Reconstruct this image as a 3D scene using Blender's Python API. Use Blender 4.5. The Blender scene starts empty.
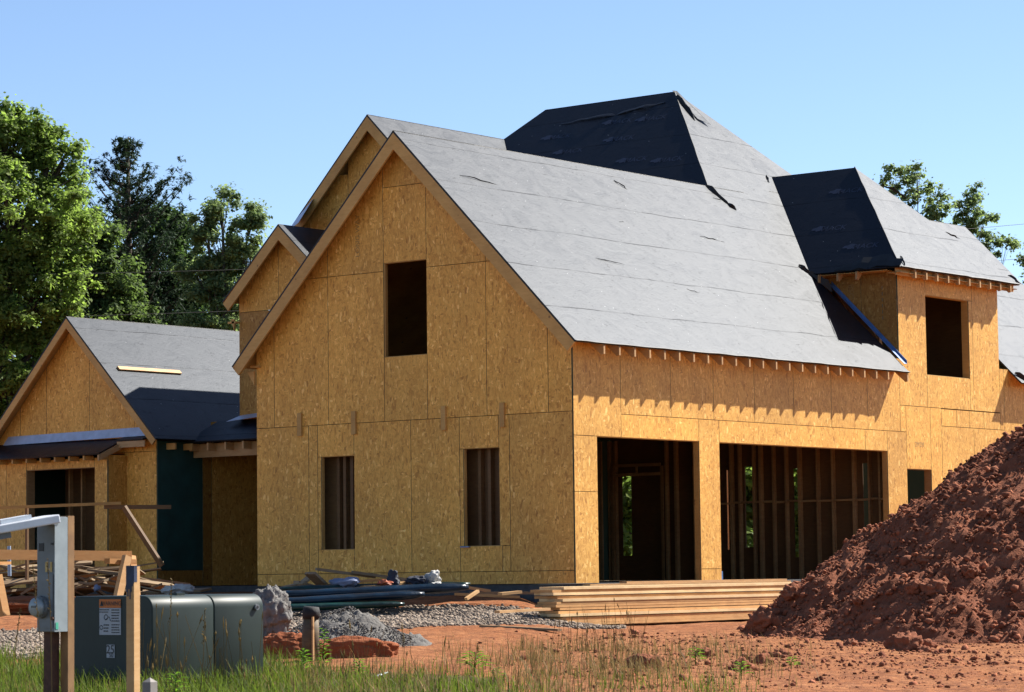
import bpy, math, random
import numpy as np
from mathutils import Vector, Matrix, noise
random.seed(7); RNG = np.random.default_rng(7)
scene = bpy.context.scene
COL = scene.collection
# ------------------------------------------------------------------ camera
F = 2800.0; PITCH = 0.080799; ROLL = -0.012404; YAW = 0.667667
CP = Vector((25.890232, -34.324863, 0.176308))
fw = Vector((-math.sin(YAW)*math.cos(PITCH), math.cos(YAW)*math.cos(PITCH), math.sin(PITCH)))
r0 = Vector((math.cos(YAW), math.sin(YAW), 0)); u0 = r0.cross(fw)
RR = math.cos(ROLL)*r0 + math.sin(ROLL)*u0; UU = -math.sin(ROLL)*r0 + math.cos(ROLL)*u0
cd = bpy.data.cameras.new('camera'); cam = bpy.data.objects.new('camera', cd); COL.objects.link(cam)
cam.matrix_world = Matrix(((RR.x, UU.x, -fw.x, CP.x), (RR.y, UU.y, -fw.y, CP.y), (RR.z, UU.z, -fw.z, CP.z), (0, 0, 0, 1)))
cd.sensor_fit = 'HORIZONTAL'; cd.sensor_width = 36; cd.lens = F/1024*36; cd.clip_start = 0.5; cd.clip_end = 3000
cd.dof.use_dof = True; cd.dof.focus_distance = 43; cd.dof.aperture_fstop = 9
scene.camera = cam
H2 = Vector((-math.sin(YAW), math.cos(YAW), 0)); R2 = r0.copy()       # level forward / right
def at(px, py, s):                       # the point seen at a pixel, s metres ahead of the camera
    d = fw*F + RR*(px-512) + UU*(346-py)
    return CP + d*(s/d.dot(H2))
def sq(x, y): d = Vector((x, y, 0)) - Vector((CP.x, CP.y, 0)); return d.dot(H2), d.dot(R2)
def wp(s, q): p = CP + H2*s + R2*q; return p.x, p.y
def lerp(a, b, t): return a+(b-a)*t
def interp(x, xs, ys): return float(np.interp(x, xs, ys))
GS = [-300, 0, 20, 23, 25, 27, 30, 33, 36, 39, 41, 43, 46, 60, 90, 400, 3000]
GA = [-1.6, -1.3, -.86, -.83, -.82, -.80, -.76, -.70, -.62, -.50, -.34, -.18, -.15, -.12, -.1, -1, -8]
GB = [-1.6, -1.3, -.86, -.83, -.82, -.80, -.76, -.71, -.66, -.62, -.61, -.61, -.58, -.3, -.1, -1, -8]
def gbase(s, q):
    t = min(1, max(0, (q+.2)/1.6)); t = t*t*(3-2*t)
    return lerp(interp(s, GS, GA), interp(s, GS, GB), t)
def gz(x, y):
    s, q = sq(x, y)
    z = gbase(s, q)
    if 18 < s < 60:
        z += .035*noise.noise(Vector((x*.9, y*.9, 0))) + .015*noise.noise(Vector((x*3, y*3, 4)))
        if s < 38 and q > -1.5: z += .03*abs(noise.noise(Vector((x*5, y*5, 7))))*min(1, (q+1.5))
    return z
def gat(px, s): # ground point in direction px at distance s
    x, y = wp(s, (px-512)/F*s); return Vector((x, y, gz(x, y)))

# ------------------------------------------------------------------ materials
MATS = {}
def newmat(name):
    m = bpy.data.materials.new(name); m.use_nodes = True; nt = m.node_tree; nt.nodes.clear()
    out = nt.nodes.new('ShaderNodeOutputMaterial'); b = nt.nodes.new('ShaderNodeBsdfPrincipled')
    nt.links.new(b.outputs[0], out.inputs[0]); MATS[name] = m
    return m, nt, b
def N(nt, t, **kw):
    n = nt.nodes.new(t)
    for k, v in kw.items():
        if k in n.inputs.keys(): n.inputs[k].default_value = v
        else: setattr(n, k, v)
    return n
def ramp(nt, src, stops):
    n = nt.nodes.new('ShaderNodeValToRGB'); e = n.color_ramp.elements
    while len(e) > 1: e.remove(e[-1])
    e[0].position = stops[0][0]; e[0].color = (*stops[0][1], 1) if not isinstance(stops[0][1], float) else (stops[0][1],)*3+(1,)
    for p, c in stops[1:]:
        x = e.new(p); x.color = (*c, 1) if not isinstance(c, float) else (c, c, c, 1)
    nt.links.new(src, n.inputs[0]); return n.outputs[0]
def coords(nt, scale=(1, 1, 1), rot=(0, 0, 0)):
    tc = nt.nodes.new('ShaderNodeTexCoord'); mp = nt.nodes.new('ShaderNodeMapping')
    mp.inputs['Scale'].default_value = scale; mp.inputs['Rotation'].default_value = rot
    nt.links.new(tc.outputs['Object'], mp.inputs[0]); return mp.outputs[0]
def noi(nt, vec, scale, detail=4, rough=.6, dist=0):
    n = N(nt, 'ShaderNodeTexNoise', Scale=scale, Detail=detail, Roughness=rough, Distortion=dist)
    nt.links.new(vec, n.inputs['Vector']); return n.outputs[0]
def mix(nt, fac, a, b, mode='MIX'):
    n = nt.nodes.new('ShaderNodeMix'); n.data_type = 'RGBA'; n.blend_type = mode
    for s, v in ((n.inputs[0], fac), (n.inputs[6], a), (n.inputs[7], b)):
        if isinstance(v, (int, float)): s.default_value = v
        elif isinstance(v, tuple): s.default_value = (*v, 1)
        else: nt.links.new(v, s)
    return n.outputs[2]
def math_(nt, op, a, b=0.0, clamp=False):
    n = nt.nodes.new('ShaderNodeMath'); n.operation = op; n.use_clamp = clamp
    for s, v in ((n.inputs[0], a), (n.inputs[1], b)):
        if isinstance(v, (int, float)): s.default_value = v
        else: nt.links.new(v, s)
    return n.outputs[0]
def bump(nt, b, h, strength, dist=.01):
    n = nt.nodes.new('ShaderNodeBump'); n.inputs['Strength'].default_value = strength; n.inputs['Distance'].default_value = dist
    nt.links.new(h, n.inputs['Height']); nt.links.new(n.outputs[0], b.inputs['Normal'])
def attr(nt, name): n = nt.nodes.new('ShaderNodeAttribute'); n.attribute_name = name; return n.outputs['Fac']

def osb_mat(name, base=(.50, .285, .098), val=1.0):
    m, nt, b = newmat(name)
    def flakes(scale, rot):
        v = nt.nodes.new('ShaderNodeTexVoronoi'); v.inputs['Scale'].default_value = 1.0
        c = coords(nt, scale, rot)
        nz = N(nt, 'ShaderNodeTexNoise', Scale=.35, Detail=2.0); nt.links.new(c, nz.inputs['Vector'])
        add = nt.nodes.new('ShaderNodeVectorMath'); add.operation = 'MULTIPLY_ADD'
        nt.links.new(nz.outputs['Color'], add.inputs[0]); add.inputs[1].default_value = (2.2, 2.2, 2.2); nt.links.new(c, add.inputs[2])
        nt.links.new(add.outputs[0], v.inputs['Vector'])
        s = nt.nodes.new('ShaderNodeSeparateColor'); nt.links.new(v.outputs['Color'], s.inputs[0]); return s.outputs[0], s.outputs[1]
    a1, a2 = flakes((40, 40, 12), (0, 0, .3)); b1, b2 = flakes((17, 17, 36), (.5, .5, 0)); c1, c2 = flakes((34, 34, 14), (.7, -.7, .4))
    sel = ramp(nt, noi(nt, coords(nt, (5, 5, 3)), 1.6, 3), [(.47, 0.0), (.55, 1.0)])
    f = mix(nt, sel, a1, b1)
    f = mix(nt, ramp(nt, c2, [(.62, 0.0), (.66, 1.0)]), f, c1)
    col = ramp(nt, f, [(0, (.185, .078, .014)), (.10, (.25, .115, .022)), (.45, (.295, .145, .030)), (.86, (.32, .166, .038)), (.96, (.375, .205, .056)), (1, (.43, .255, .085))])
    dk = ramp(nt, noi(nt, coords(nt, (26, 26, 8)), 1.0, 2, .5), [(.70, 0.0), (.76, 1.0)])
    col = mix(nt, math_(nt, 'MULTIPLY', dk, .6), col, (.085, .038, .010))
    fine = ramp(nt, noi(nt, coords(nt, (60, 60, 26)), 1.0, 3, .6), [(.3, (.86, .84, .80)), (.7, (1.12, 1.13, 1.16))])
    col = mix(nt, 1.0, col, fine, 'MULTIPLY')
    big = ramp(nt, noi(nt, coords(nt, (1, 1, .6)), 1.1, 3), [(.3, (.86, .83, .80)), (.7, (1.1, 1.08, 1.04))])
    col = mix(nt, 1.0, col, big, 'MULTIPLY')
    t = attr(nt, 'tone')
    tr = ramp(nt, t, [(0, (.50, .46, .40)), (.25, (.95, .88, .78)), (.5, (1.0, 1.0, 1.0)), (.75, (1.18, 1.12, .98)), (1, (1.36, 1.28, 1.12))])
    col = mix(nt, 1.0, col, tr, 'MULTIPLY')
    col = mix(nt, 1.0, col, (1.98, 2.20, 2.30), 'MULTIPLY')
    nt.links.new(col, b.inputs['Base Color']); b.inputs['Roughness'].default_value = .6
    b.inputs['Specular IOR Level'].default_value = .35
    bump(nt, b, f, .35, .004)
    return m
osb_mat('osb')
def wood_mat(name, c1, c2, scale=(3, 3, 14), rough=.7):
    m, nt, b = newmat(name)
    f = noi(nt, coords(nt, scale), 2.0, 5, .6, .6); g = noi(nt, coords(nt), 1.7, 3)
    col = mix(nt, ramp(nt, f, [(.3, 0.0), (.7, 1.0)]), c1, c2)
    col = mix(nt, 1.0, col, ramp(nt, g, [(.3, (.82, .78, .74)), (.7, (1.1, 1.1, 1.1))]), 'MULTIPLY')
    kn = nt.nodes.new('ShaderNodeTexVoronoi'); kn.inputs['Scale'].default_value = 3.1; nt.links.new(coords(nt), kn.inputs['Vector'])
    col = mix(nt, ramp(nt, kn.outputs['Distance'], [(.05, .75), (.09, 0.0)]), col, (.16, .07, .02))
    t = ramp(nt, attr(nt, 'tone'), [(0, (.74, .68, .6)), (.5, (1, 1, 1)), (1, (1.2, 1.2, 1.18))])
    col = mix(nt, 1.0, col, t, 'MULTIPLY')
    nt.links.new(col, b.inputs['Base Color']); b.inputs['Roughness'].default_value = rough
    bump(nt, b, f, .3, .003); return m
wood_mat('lumber', (.40, .225, .085), (.47, .29, .13))
wood_mat('rake_wood', (.50, .275, .075), (.58, .34, .105))
wood_mat('sunlit_strip_lumber', (.54, .37, .18), (.62, .46, .25))
wood_mat('warm_lumber', (.39, .20, .065), (.48, .27, .10))
wood_mat('stud_wood', (.30, .18, .075), (.40, .25, .11))
wood_mat('scrap_wood', (.17, .115, .06), (.27, .19, .105))
wood_mat('old_wood', (.20, .105, .04), (.36, .20, .075), (4, 4, 2))
wood_mat('tar_wood', (.05, .035, .018), (.12, .085, .04))
wood_mat('rail_wood', (.38, .175, .045), (.45, .235, .075))
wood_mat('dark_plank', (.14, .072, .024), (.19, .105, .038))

# roofing underlayment: dark woven sheet with a sheen
def underlay(name):
    m, nt, b = newmat(name)
    tc = nt.nodes.new('ShaderNodeTexCoord'); sp = nt.nodes.new('ShaderNodeSeparateXYZ'); nt.links.new(tc.outputs['Object'], sp.inputs[0])
    wob = noi(nt, coords(nt, (.6, .6, 0)), 1.0, 3)
    z = math_(nt, 'ADD', sp.outputs[2], math_(nt, 'MULTIPLY', wob, .10))
    cz = math_(nt, 'FRACT', math_(nt, 'MULTIPLY', z, 1/.72))
    brk = ramp(nt, noi(nt, coords(nt, (.9, .9, .5)), 1.6, 3), [(.46, 0.0), (.58, 1.0)])
    line = ramp(nt, cz, [(.0, 1.0), (.018, 1.0), (.03, 0.0)])
    lap = math_(nt, 'MULTIPLY', line, math_(nt, 'ADD', math_(nt, 'MULTIPLY', brk, .45), .42))
    w1 = noi(nt, coords(nt, (1.2, 1.2, 2.0)), 1.6, 7, .6, 1.4)
    w2 = noi(nt, coords(nt, (7, 7, 12)), 2.5, 4, .6, 1.5)
    course = nt.nodes.new('ShaderNodeTexWhiteNoise'); course.noise_dimensions = '1D'
    nt.links.new(math_(nt, 'FLOOR', math_(nt, 'MULTIPLY', z, 1/.72)), course.inputs['W'])
    rgh = math_(nt, 'ADD', math_(nt, 'MULTIPLY', ramp(nt, w1, [(.3, 0.0), (.7, 1.0)]), .09), math_(nt, 'ADD', .36, math_(nt, 'MULTIPLY', course.outputs[0], .03)))
    nt.links.new(rgh, b.inputs['Roughness'])
    patch = ramp(nt, w1, [(.35, (.003, .004, .007)), (.65, (.007, .008, .012))])
    crk = ramp(nt, noi(nt, coords(nt, (2.5, 2.5, 7), (.3, .2, .5)), 2.6, 6, .7, 2.0), [(.58, 0.0), (.66, 1.0)])
    spk = nt.nodes.new('ShaderNodeTexVoronoi'); spk.inputs['Scale'].default_value = 4.6; nt.links.new(coords(nt), spk.inputs['Vector'])
    sm = math_(nt, 'LESS_THAN', spk.outputs['Distance'], .045)
    col = mix(nt, math_(nt, 'MULTIPLY', crk, .5), patch, (.006, .006, .008))
    col = mix(nt, lap, col, (.012, .013, .016))
    col = mix(nt, sm, col, (.25, .25, .25))
    nt.links.new(col, b.inputs['Base Color'])
    b.inputs['Specular Tint'].default_value = (.74, .85, 1.0, 1)
    spec = math_(nt, 'MULTIPLY', math_(nt, 'SUBTRACT', 1.0, math_(nt, 'MULTIPLY', lap, .85)), math_(nt, 'SUBTRACT', .195, math_(nt, 'MULTIPLY', crk, .105)))
    nt.links.new(spec, b.inputs['Specular IOR Level'])
    h = math_(nt, 'ADD', math_(nt, 'MULTIPLY', w2, .36), math_(nt, 'MULTIPLY', w1, 1.0))
    h = math_(nt, 'ADD', h, math_(nt, 'MULTIPLY', cz, -.25))
    bump(nt, b, h, .20, .012); return m
underlay('underlay')
def plain(name, c, rough=.6, metal=0, nscale=0, amt=.15, spec=.5, bmp=0):
    m, nt, b = newmat(name); b.inputs['Roughness'].default_value = rough; b.inputs['Metallic'].default_value = metal
    b.inputs['Specular IOR Level'].default_value = spec
    if nscale:
        f = noi(nt, coords(nt), nscale, 5)
        col = mix(nt, ramp(nt, f, [(.3, 0.0), (.7, 1.0)]), tuple(x*(1-amt) for x in c), tuple(min(1, x*(1+amt)) for x in c))
        nt.links.new(col, b.inputs['Base Color'])
        if bmp: bump(nt, b, f, bmp, .02)
    else: b.inputs['Base Color'].default_value = (*c, 1)
    return m
plain('black_felt', (.004, .005, .006), .6, nscale=8, amt=.4)
plain('print_ink', (.008, .013, .034), .5, nscale=3, amt=.3)
plain('stamp_ink', (.30, .17, .05), .7)
plain('teal_ink', (.04, .13, .12), .7)
plain('sheet_edge', (.05, .10, .07), .8)
plain('flash_blue', (.08, .17, .36), .35, .3, nscale=5, amt=.2)
plain('flash_metal', (.42, .46, .55), .4, .35, nscale=5, amt=.15)
plain('teal_board', (.012, .055, .046), .7, nscale=2.5, amt=.3)
plain('foundation', (.06, .06, .06), .9, nscale=9, amt=.3, bmp=.4)
plain('transformer_green', (.013, .023, .019), .5, nscale=6, amt=.12, spec=.35)
plain('label_white', (.34, .35, .37), .5, nscale=30, amt=.06)
plain('label_orange', (.50, .12, .004), .5)
plain('label_black', (.01, .01, .012), .5)
plain('meter_grey', (.13, .145, .155), .45, .2, nscale=9, amt=.14)
plain('meter_light', (.26, .30, .31), .4, .2, nscale=9, amt=.12)
plain('cover_white', (.62, .64, .66), .35, .2, nscale=8, amt=.08)
plain('glass_dark', (.05, .06, .08), .15)
plain('rust', (.085, .035, .02), .8, nscale=20, amt=.4)
plain('brass_sticker', (.45, .33, .12), .6, nscale=30, amt=.3)
plain('green_tag', (.05, .35, .22), .6)
plain('blue_paint', (.012, .022, .055), .55, nscale=12, amt=.4)
plain('stake_grey', (.20, .18, .165), .8, nscale=14)
plain('black_tar', (.008, .007, .007), .8, nscale=20, amt=.4, bmp=.5)
plain('wrap_blue', (.002, .012, .026), .3, nscale=3, amt=.7, bmp=.9, spec=.35)
plain('wrap_green', (.002, .02, .018), .3, nscale=3, amt=.7, bmp=.9, spec=.35)
plain('cloth_white', (.36, .35, .33), .8, nscale=5, amt=.2, bmp=.5)
plain('cloth_blue', (.15, .18, .27), .7, nscale=5, amt=.3, bmp=.5)
plain('cloth_dark', (.010, .015, .03), .7, nscale=5, amt=.4)
plain('tag_orange', (.25, .05, .012), .6)
plain('pipe_white', (.25, .32, .42), .4)
plain('cable', (.01, .01, .01), .6)
plain('interior_dark', (.20, .13, .07), .9, nscale=3)
# ground
def ground_mat():
    m, nt, b = newmat('earth')
    c = coords(nt)
    n1 = noi(nt, c, .9, 6, .65); n2 = noi(nt, c, 7, 6, .7); n3 = noi(nt, c, 30, 4, .7)
    clay = mix(nt, ramp(nt, n1, [(.35, 0.0), (.65, 1.0)]), (.235, .085, .032), (.325, .14, .060))
    clay = mix(nt, ramp(nt, n2, [(.42, 0.0), (.62, 1.0)]), clay, (.14, .052, .024))
    clay = mix(nt, ramp(nt, n3, [(.60, 0.0), (.66, .7)]), clay, (.36, .20, .105))
    grv = mix(nt, ramp(nt, n3, [(.35, 0.0), (.65, 1.0)]), (.09, .075, .062), (.24, .205, .175))
    soil = mix(nt, ramp(nt, n2, [(.35, 0.0), (.6, 1.0)]), (.05, .05, .018), (.12, .07, .032))
    gm = math_(nt, 'ADD', attr(nt, 'gravel'), math_(nt, 'MULTIPLY', math_(nt, 'SUBTRACT', n2, .5), .9))
    col = mix(nt, ramp(nt, gm, [(.4, 0.0), (.55, 1.0)]), clay, grv)
    sm = math_(nt, 'ADD', attr(nt, 'grassy'), math_(nt, 'MULTIPLY', math_(nt, 'SUBTRACT', n1, .5), .9))
    col = mix(nt, ramp(nt, sm, [(.4, 0.0), (.6, 1.0)]), col, soil)
    nt.links.new(col, b.inputs['Base Color']); b.inputs['Roughness'].default_value = .95; b.inputs['Specular IOR Level'].default_value = .1
    bump(nt, b, math_(nt, 'ADD', n2, math_(nt, 'MULTIPLY', n3, .4)), .8, .05)
ground_mat()
def dirt_mat(name, a, c2, c3):
    m, nt, b = newmat(name); c = coords(nt)
    n1 = noi(nt, c, 1.2, 5); n2 = noi(nt, c, 9, 6, .7)
    col = mix(nt, ramp(nt, n1, [(.35, 0.0), (.65, 1.0)]), a, c2)
    col = mix(nt, ramp(nt, n2, [(.52, 0.0), (.72, .85)]), col, c3)
    t = ramp(nt, attr(nt, 'tone'), [(0, (.6, .55, .55)), (.5, (1, 1, 1)), (1, (1.5, 1.45, 1.4))])
    col = mix(nt, 1.0, col, t, 'MULTIPLY')
    nt.links.new(col, b.inputs['Base Color']); b.inputs['Roughness'].default_value = .95; b.inputs['Specular IOR Level'].default_value = .12
    bump(nt, b, n2, .9, .05)
dirt_mat('mound_dirt', (.155, .053, .027), (.22, .080, .042), (.32, .13, .074))
dirt_mat('clod_dirt', (.17, .059, .031), (.25, .095, .052), (.37, .16, .09))
dirt_mat('clay_block', (.21, .065, .028), (.27, .092, .042), (.17, .058, .030))
dirt_mat('concrete', (.12, .115, .11), (.18, .172, .165), (.32, .30, .27))
dirt_mat('grey_rubble', (.10, .094, .088), (.16, .15, .138), (.25, .235, .21))
dirt_mat('stone', (.17, .135, .105), (.26, .21, .165), (.37, .315, .255))
def leaf_mat(name, c, trans, tw=.45):
    m = bpy.data.materials.new(name); m.use_nodes = True; nt = m.node_tree; nt.nodes.clear(); MATS[name] = m
    out = nt.nodes.new('ShaderNodeOutputMaterial'); b = nt.nodes.new('ShaderNodeBsdfPrincipled'); tr = nt.nodes.new('ShaderNodeBsdfTranslucent'); mx = nt.nodes.new('ShaderNodeMixShader')
    t = attr(nt, 'tone')
    col = mix(nt, 1.0, c, ramp(nt, t, [(0, (.55, .6, .6)), (.5, (1, 1, 1)), (1, (1.6, 1.45, 1.1))]), 'MULTIPLY')
    col2 = mix(nt, 1.0, trans, ramp(nt, t, [(0, (.6, .6, .6)), (1, (1.3, 1.3, 1.2))]), 'MULTIPLY')
    nt.links.new(col, b.inputs['Base Color']); b.inputs['Roughness'].default_value = .6; b.inputs['Specular IOR Level'].default_value = .12
    nt.links.new(col2, tr.inputs[0]); mx.inputs[0].default_value = tw
    nt.links.new(b.outputs[0], mx.inputs[1]); nt.links.new(tr.outputs[0], mx.inputs[2]); nt.links.new(mx.outputs[0], out.inputs[0])
leaf_mat('leaf_bright', (.14, .19, .055), (.29, .43, .08), .55)
leaf_mat('leaf_mid', (.08, .118, .042), (.16, .25, .06), .48)
leaf_mat('leaf_dark', (.042, .076, .026), (.09, .16, .04), .45)
leaf_mat('needle', (.026, .048, .024), (.04, .075, .028), .25)
leaf_mat('leaf_top', (.15, .21, .10), (.29, .39, .14), .52)
leaf_mat('grass_green', (.075, .11, .018), (.13, .19, .022), .45)
leaf_mat('grass_dry', (.19, .135, .055), (.22, .16, .065), .35)
leaf_mat('weed_leaf', (.05, .11, .015), (.12, .24, .02), .5)
plain('bark', (.05, .036, .024), .9, nscale=6, amt=.4, bmp=.6)
plain('bark_grey', (.09, .078, .065), .9, nscale=6, amt=.4, bmp=.6)

# ------------------------------------------------------------------ mesh helpers
def tag(o, label=None, cat=None, group=None, kind=None):
    if label: o['label'] = label
    if cat: o['category'] = cat
    if group: o['group'] = group
    if kind: o['kind'] = kind
    return o
def thing(name, label, cat, loc=(0, 0, 0), group=None, rz=0):
    o = bpy.data.objects.new(name, None); COL.objects.link(o); o.location = loc; o.rotation_euler = (0, 0, rz)
    o.empty_display_size = .2
    return tag(o, label, cat, group)
class MB:
    def __init__(s): s.v = []; s.f = []; s.m = []; s.t = []
    def add(s, vs, fs, mi=0, tone=.5):
        n = len(s.v); s.v += [tuple(v) for v in vs]
        for k, f in enumerate(fs): s.f.append([n+i for i in f]); s.m.append(mi if isinstance(mi, int) else mi[k]); s.t.append(tone)
        return s
    def box(s, x0, x1, y0, y1, z0, z1, mi=0, tone=None):
        if tone is None: tone = random.random()
        v = [(x, y, z) for z in (z0, z1) for y in (y0, y1) for x in (x0, x1)]
        return s.add(v, [(0, 2, 3, 1), (4, 5, 7, 6), (0, 1, 5, 4), (2, 6, 7, 3), (0, 4, 6, 2), (1, 3, 7, 5)], mi, tone)
    def beam(s, a, b, w, h, up=(0, 0, 1), mi=0, tone=None):   # w sideways, h along up
        if tone is None: tone = random.random()
        a = Vector(a); b = Vector(b); d = (b-a).normalized(); up = Vector(up)
        sd = d.cross(up).normalized(); u = sd.cross(d).normalized()
        vs = [p+sd*(i*w/2)+u*(j*h/2) for p in (a, b) for j in (-1, 1) for i in (-1, 1)]
        return s.add(vs, [(0, 1, 3, 2), (4, 6, 7, 5), (0, 4, 5, 1), (2, 3, 7, 6), (0, 2, 6, 4), (1, 5, 7, 3)], mi, tone)
    def tube(s, pts, rads, n=8, mi=0, tone=.5, caps=True):
        pts = [Vector(p) for p in pts]; base = len(s.v)
        for i, p in enumerate(pts):
            d = (pts[min(i+1, len(pts)-1)]-pts[max(i-1, 0)]).normalized()
            ref = Vector((0, 0, 1)) if abs(d.z) < .9 else Vector((1, 0, 0))
            a = d.cross(ref).normalized(); b = d.cross(a)
            r = rads[i] if hasattr(rads, '__len__') else rads
            for k in range(n):
                th = 2*math.pi*k/n; s.v.append(tuple(p+a*(r*math.cos(th))+b*(r*math.sin(th))))
        for i in range(len(pts)-1):
            for k in range(n):
                s.f.append([base+i*n+k, base+i*n+(k+1) % n, base+(i+1)*n+(k+1) % n, base+(i+1)*n+k]); s.m.append(mi); s.t.append(tone)
        if caps:
            s.f.append([base+k for k in range(n)][::-1]); s.m.append(mi); s.t.append(tone)
            e = base+(len(pts)-1)*n; s.f.append([e+k for k in range(n)]); s.m.append(mi); s.t.append(tone)
        return s
    def poly(s, pts, nrm, th, mi_top=0, mi_side=0, tone=.5):   # flat polygon, thickness th along -nrm
        pts = [Vector(p) for p in pts]; nrm = Vector(nrm).normalized(); n = len(pts)
        a = Vector((0, 0, 0))
        for i in range(n): a += pts[i].cross(pts[(i+1) % n])
        if a.dot(nrm) < 0: pts = pts[::-1]
        vs = pts+[p-nrm*th for p in pts]
        fs = [list(range(n)), list(range(n, 2*n))[::-1]]+[[i, n+i, n+(i+1) % n, (i+1) % n] for i in range(n)]
        return s.add(vs, fs, [mi_top, mi_side]+[mi_side]*n, tone)
    def build(s, name, mats, parent=None, smooth=False):
        me = bpy.data.meshes.new(name); me.from_pydata(s.v, [], s.f)
        if isinstance(mats, str): mats = [mats]
        for m in mats: me.materials.append(MATS[m])
        me.polygons.foreach_set('material_index', s.m)
        a = me.attributes.new('tone', 'FLOAT', 'FACE'); a.data.foreach_set('value', s.t)
        if smooth: me.polygons.foreach_set('use_smooth', [True]*len(s.f))
        me.update(); o = bpy.data.objects.new(name, me); COL.objects.link(o)
        if parent: o.parent = parent
        return o
def np_mesh(name, V, Fq, tone, mat, parent=None, smooth=False):
    me = bpy.data.meshes.new(name); nf, k = Fq.shape
    me.vertices.add(len(V)); me.vertices.foreach_set('co', V.astype(np.float32).ravel())
    me.loops.add(nf*k); me.loops.foreach_set('vertex_index', Fq.astype(np.int32).ravel())
    me.polygons.add(nf); me.polygons.foreach_set('loop_start', np.arange(nf, dtype=np.int32)*k)
    me.update(calc_edges=True); me.materials.append(MATS[mat])
    a = me.attributes.new('tone', 'FLOAT', 'FACE'); a.data.foreach_set('value', np.asarray(tone, dtype=np.float32))
    if smooth: me.polygons.foreach_set('use_smooth', [True]*nf)
    o = bpy.data.objects.new(name, me); COL.objects.link(o)
    if parent: o.parent = parent
    return o
def offset_poly(P, g):
    n = len(P); A = sum(P[i][0]*P[(i+1) % n][1]-P[(i+1) % n][0]*P[i][1] for i in range(n))
    if A < 0: P = P[::-1]
    out = []
    for i in range(n):
        p0 = Vector(P[i-1]); p1 = Vector(P[i]); p2 = Vector(P[(i+1) % n])
        d1 = (p1-p0).normalized(); d2 = (p2-p1).normalized()
        n1 = Vector((-d1.y, d1.x)); n2 = Vector((-d2.y, d2.x)); k = 1+n1.dot(n2)
        out.append(tuple(p1+(n1+n2)*(g/max(k, .3))))
    return out
def clip(P, a, b, c):   # keep a*x+b*y<=c
    out = []
    for i in range(len(P)):
        p = P[i]; q = P[(i+1) % len(P)]; fp = a*p[0]+b*p[1]-c; fq = a*q[0]+b*q[1]-c
        if fp <= 0: out.append(p)
        if (fp < 0 < fq) or (fq < 0 < fp):
            t = fp/(fp-fq); out.append((p[0]+(q[0]-p[0])*t, p[1]+(q[1]-p[1])*t))
    return out
def rect(a, b, c, d): return [(a, c), (b, c), (b, d), (a, d)]
def wall(name, axis, c, out, panels, parent, clips=(), th=.012, gap=.0045, mats=('osb', 'sheet_edge'), tones=None):
    m = MB()
    for i, P in enumerate(panels):
        if len(P) == 4 and not hasattr(P[0], '__len__'): P = rect(*P)
        for cl in clips: P = clip(P, *cl)
        if len(P) < 3: continue
        P = offset_poly(P, gap)
        tone = tones[i] if tones else random.choice((.2, .4, .45, .5, .5, .6, .7, .85))
        if axis == 'y': pts = [(u, c+out*th, v) for u, v in P]; nr = (0, out, 0)
        else: pts = [(c+out*th, u, v) for u, v in P]; nr = (out, 0, 0)
        m.poly(pts, nr, th, 0, 1, tone)
    return m.build(name, list(mats), parent)
def opening(parent, axis, c, inn, a, b, z0, z1, d=.14, mat='stud_wood', sill=True):   # rough framing ring behind the sheathing
    m = MB(); w = .038
    lo, hi = sorted((c+inn*.002, c+inn*d))
    def bx(u0, u1, v0, v1):
        if axis == 'y': m.box(u0, u1, lo, hi, v0, v1)
        else: m.box(lo, hi, u0, u1, v0, v1)
    bx(a-w, a+.006, z0, z1); bx(b-.006, b+w, z0, z1); bx(a-w, b+w, z1-.006, z1+w)
    if sill: bx(a-w, b+w, z0-w, z0+.006)
    return m.build('window_frame' if sill else 'door_frame', mat, parent)
def text_mesh(txt, size, origin, xdir, ydir, mat, parent, name='lettering', th=.0):
    cu = bpy.data.curves.new(name, 'FONT'); cu.body = txt; cu.size = size; cu.align_x = 'CENTER'; cu.align_y = 'CENTER'; cu.resolution_u = 3; cu.offset = .008*size if name != 'stamp' else 0
    tmp = bpy.data.objects.new(name+'_tmp', cu); COL.objects.link(tmp)
    dg = bpy.context.evaluated_depsgraph_get(); me = bpy.data.meshes.new_from_object(tmp.evaluated_get(dg))
    bpy.data.objects.remove(tmp)
    X = Vector(xdir).normalized(); Yv = Vector(ydir); Yv = (Yv-X*Yv.dot(X)).normalized(); Z = X.cross(Yv)
    M = Matrix((X, Yv, Z)).transposed().to_4x4(); M.translation = Vector(origin)
    me.transform(M); me.materials.clear(); me.materials.append(MATS[mat]); me.name = name
    o = bpy.data.objects.new(name, me); COL.objects.link(o)
    if parent: o.parent = parent
    return o

# ------------------------------------------------------------------ HOUSE
house = thing('unfinished_house', 'large two storey house under construction, bare yellow sheathing and dark roofing felt', 'house')
OV = .3
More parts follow.
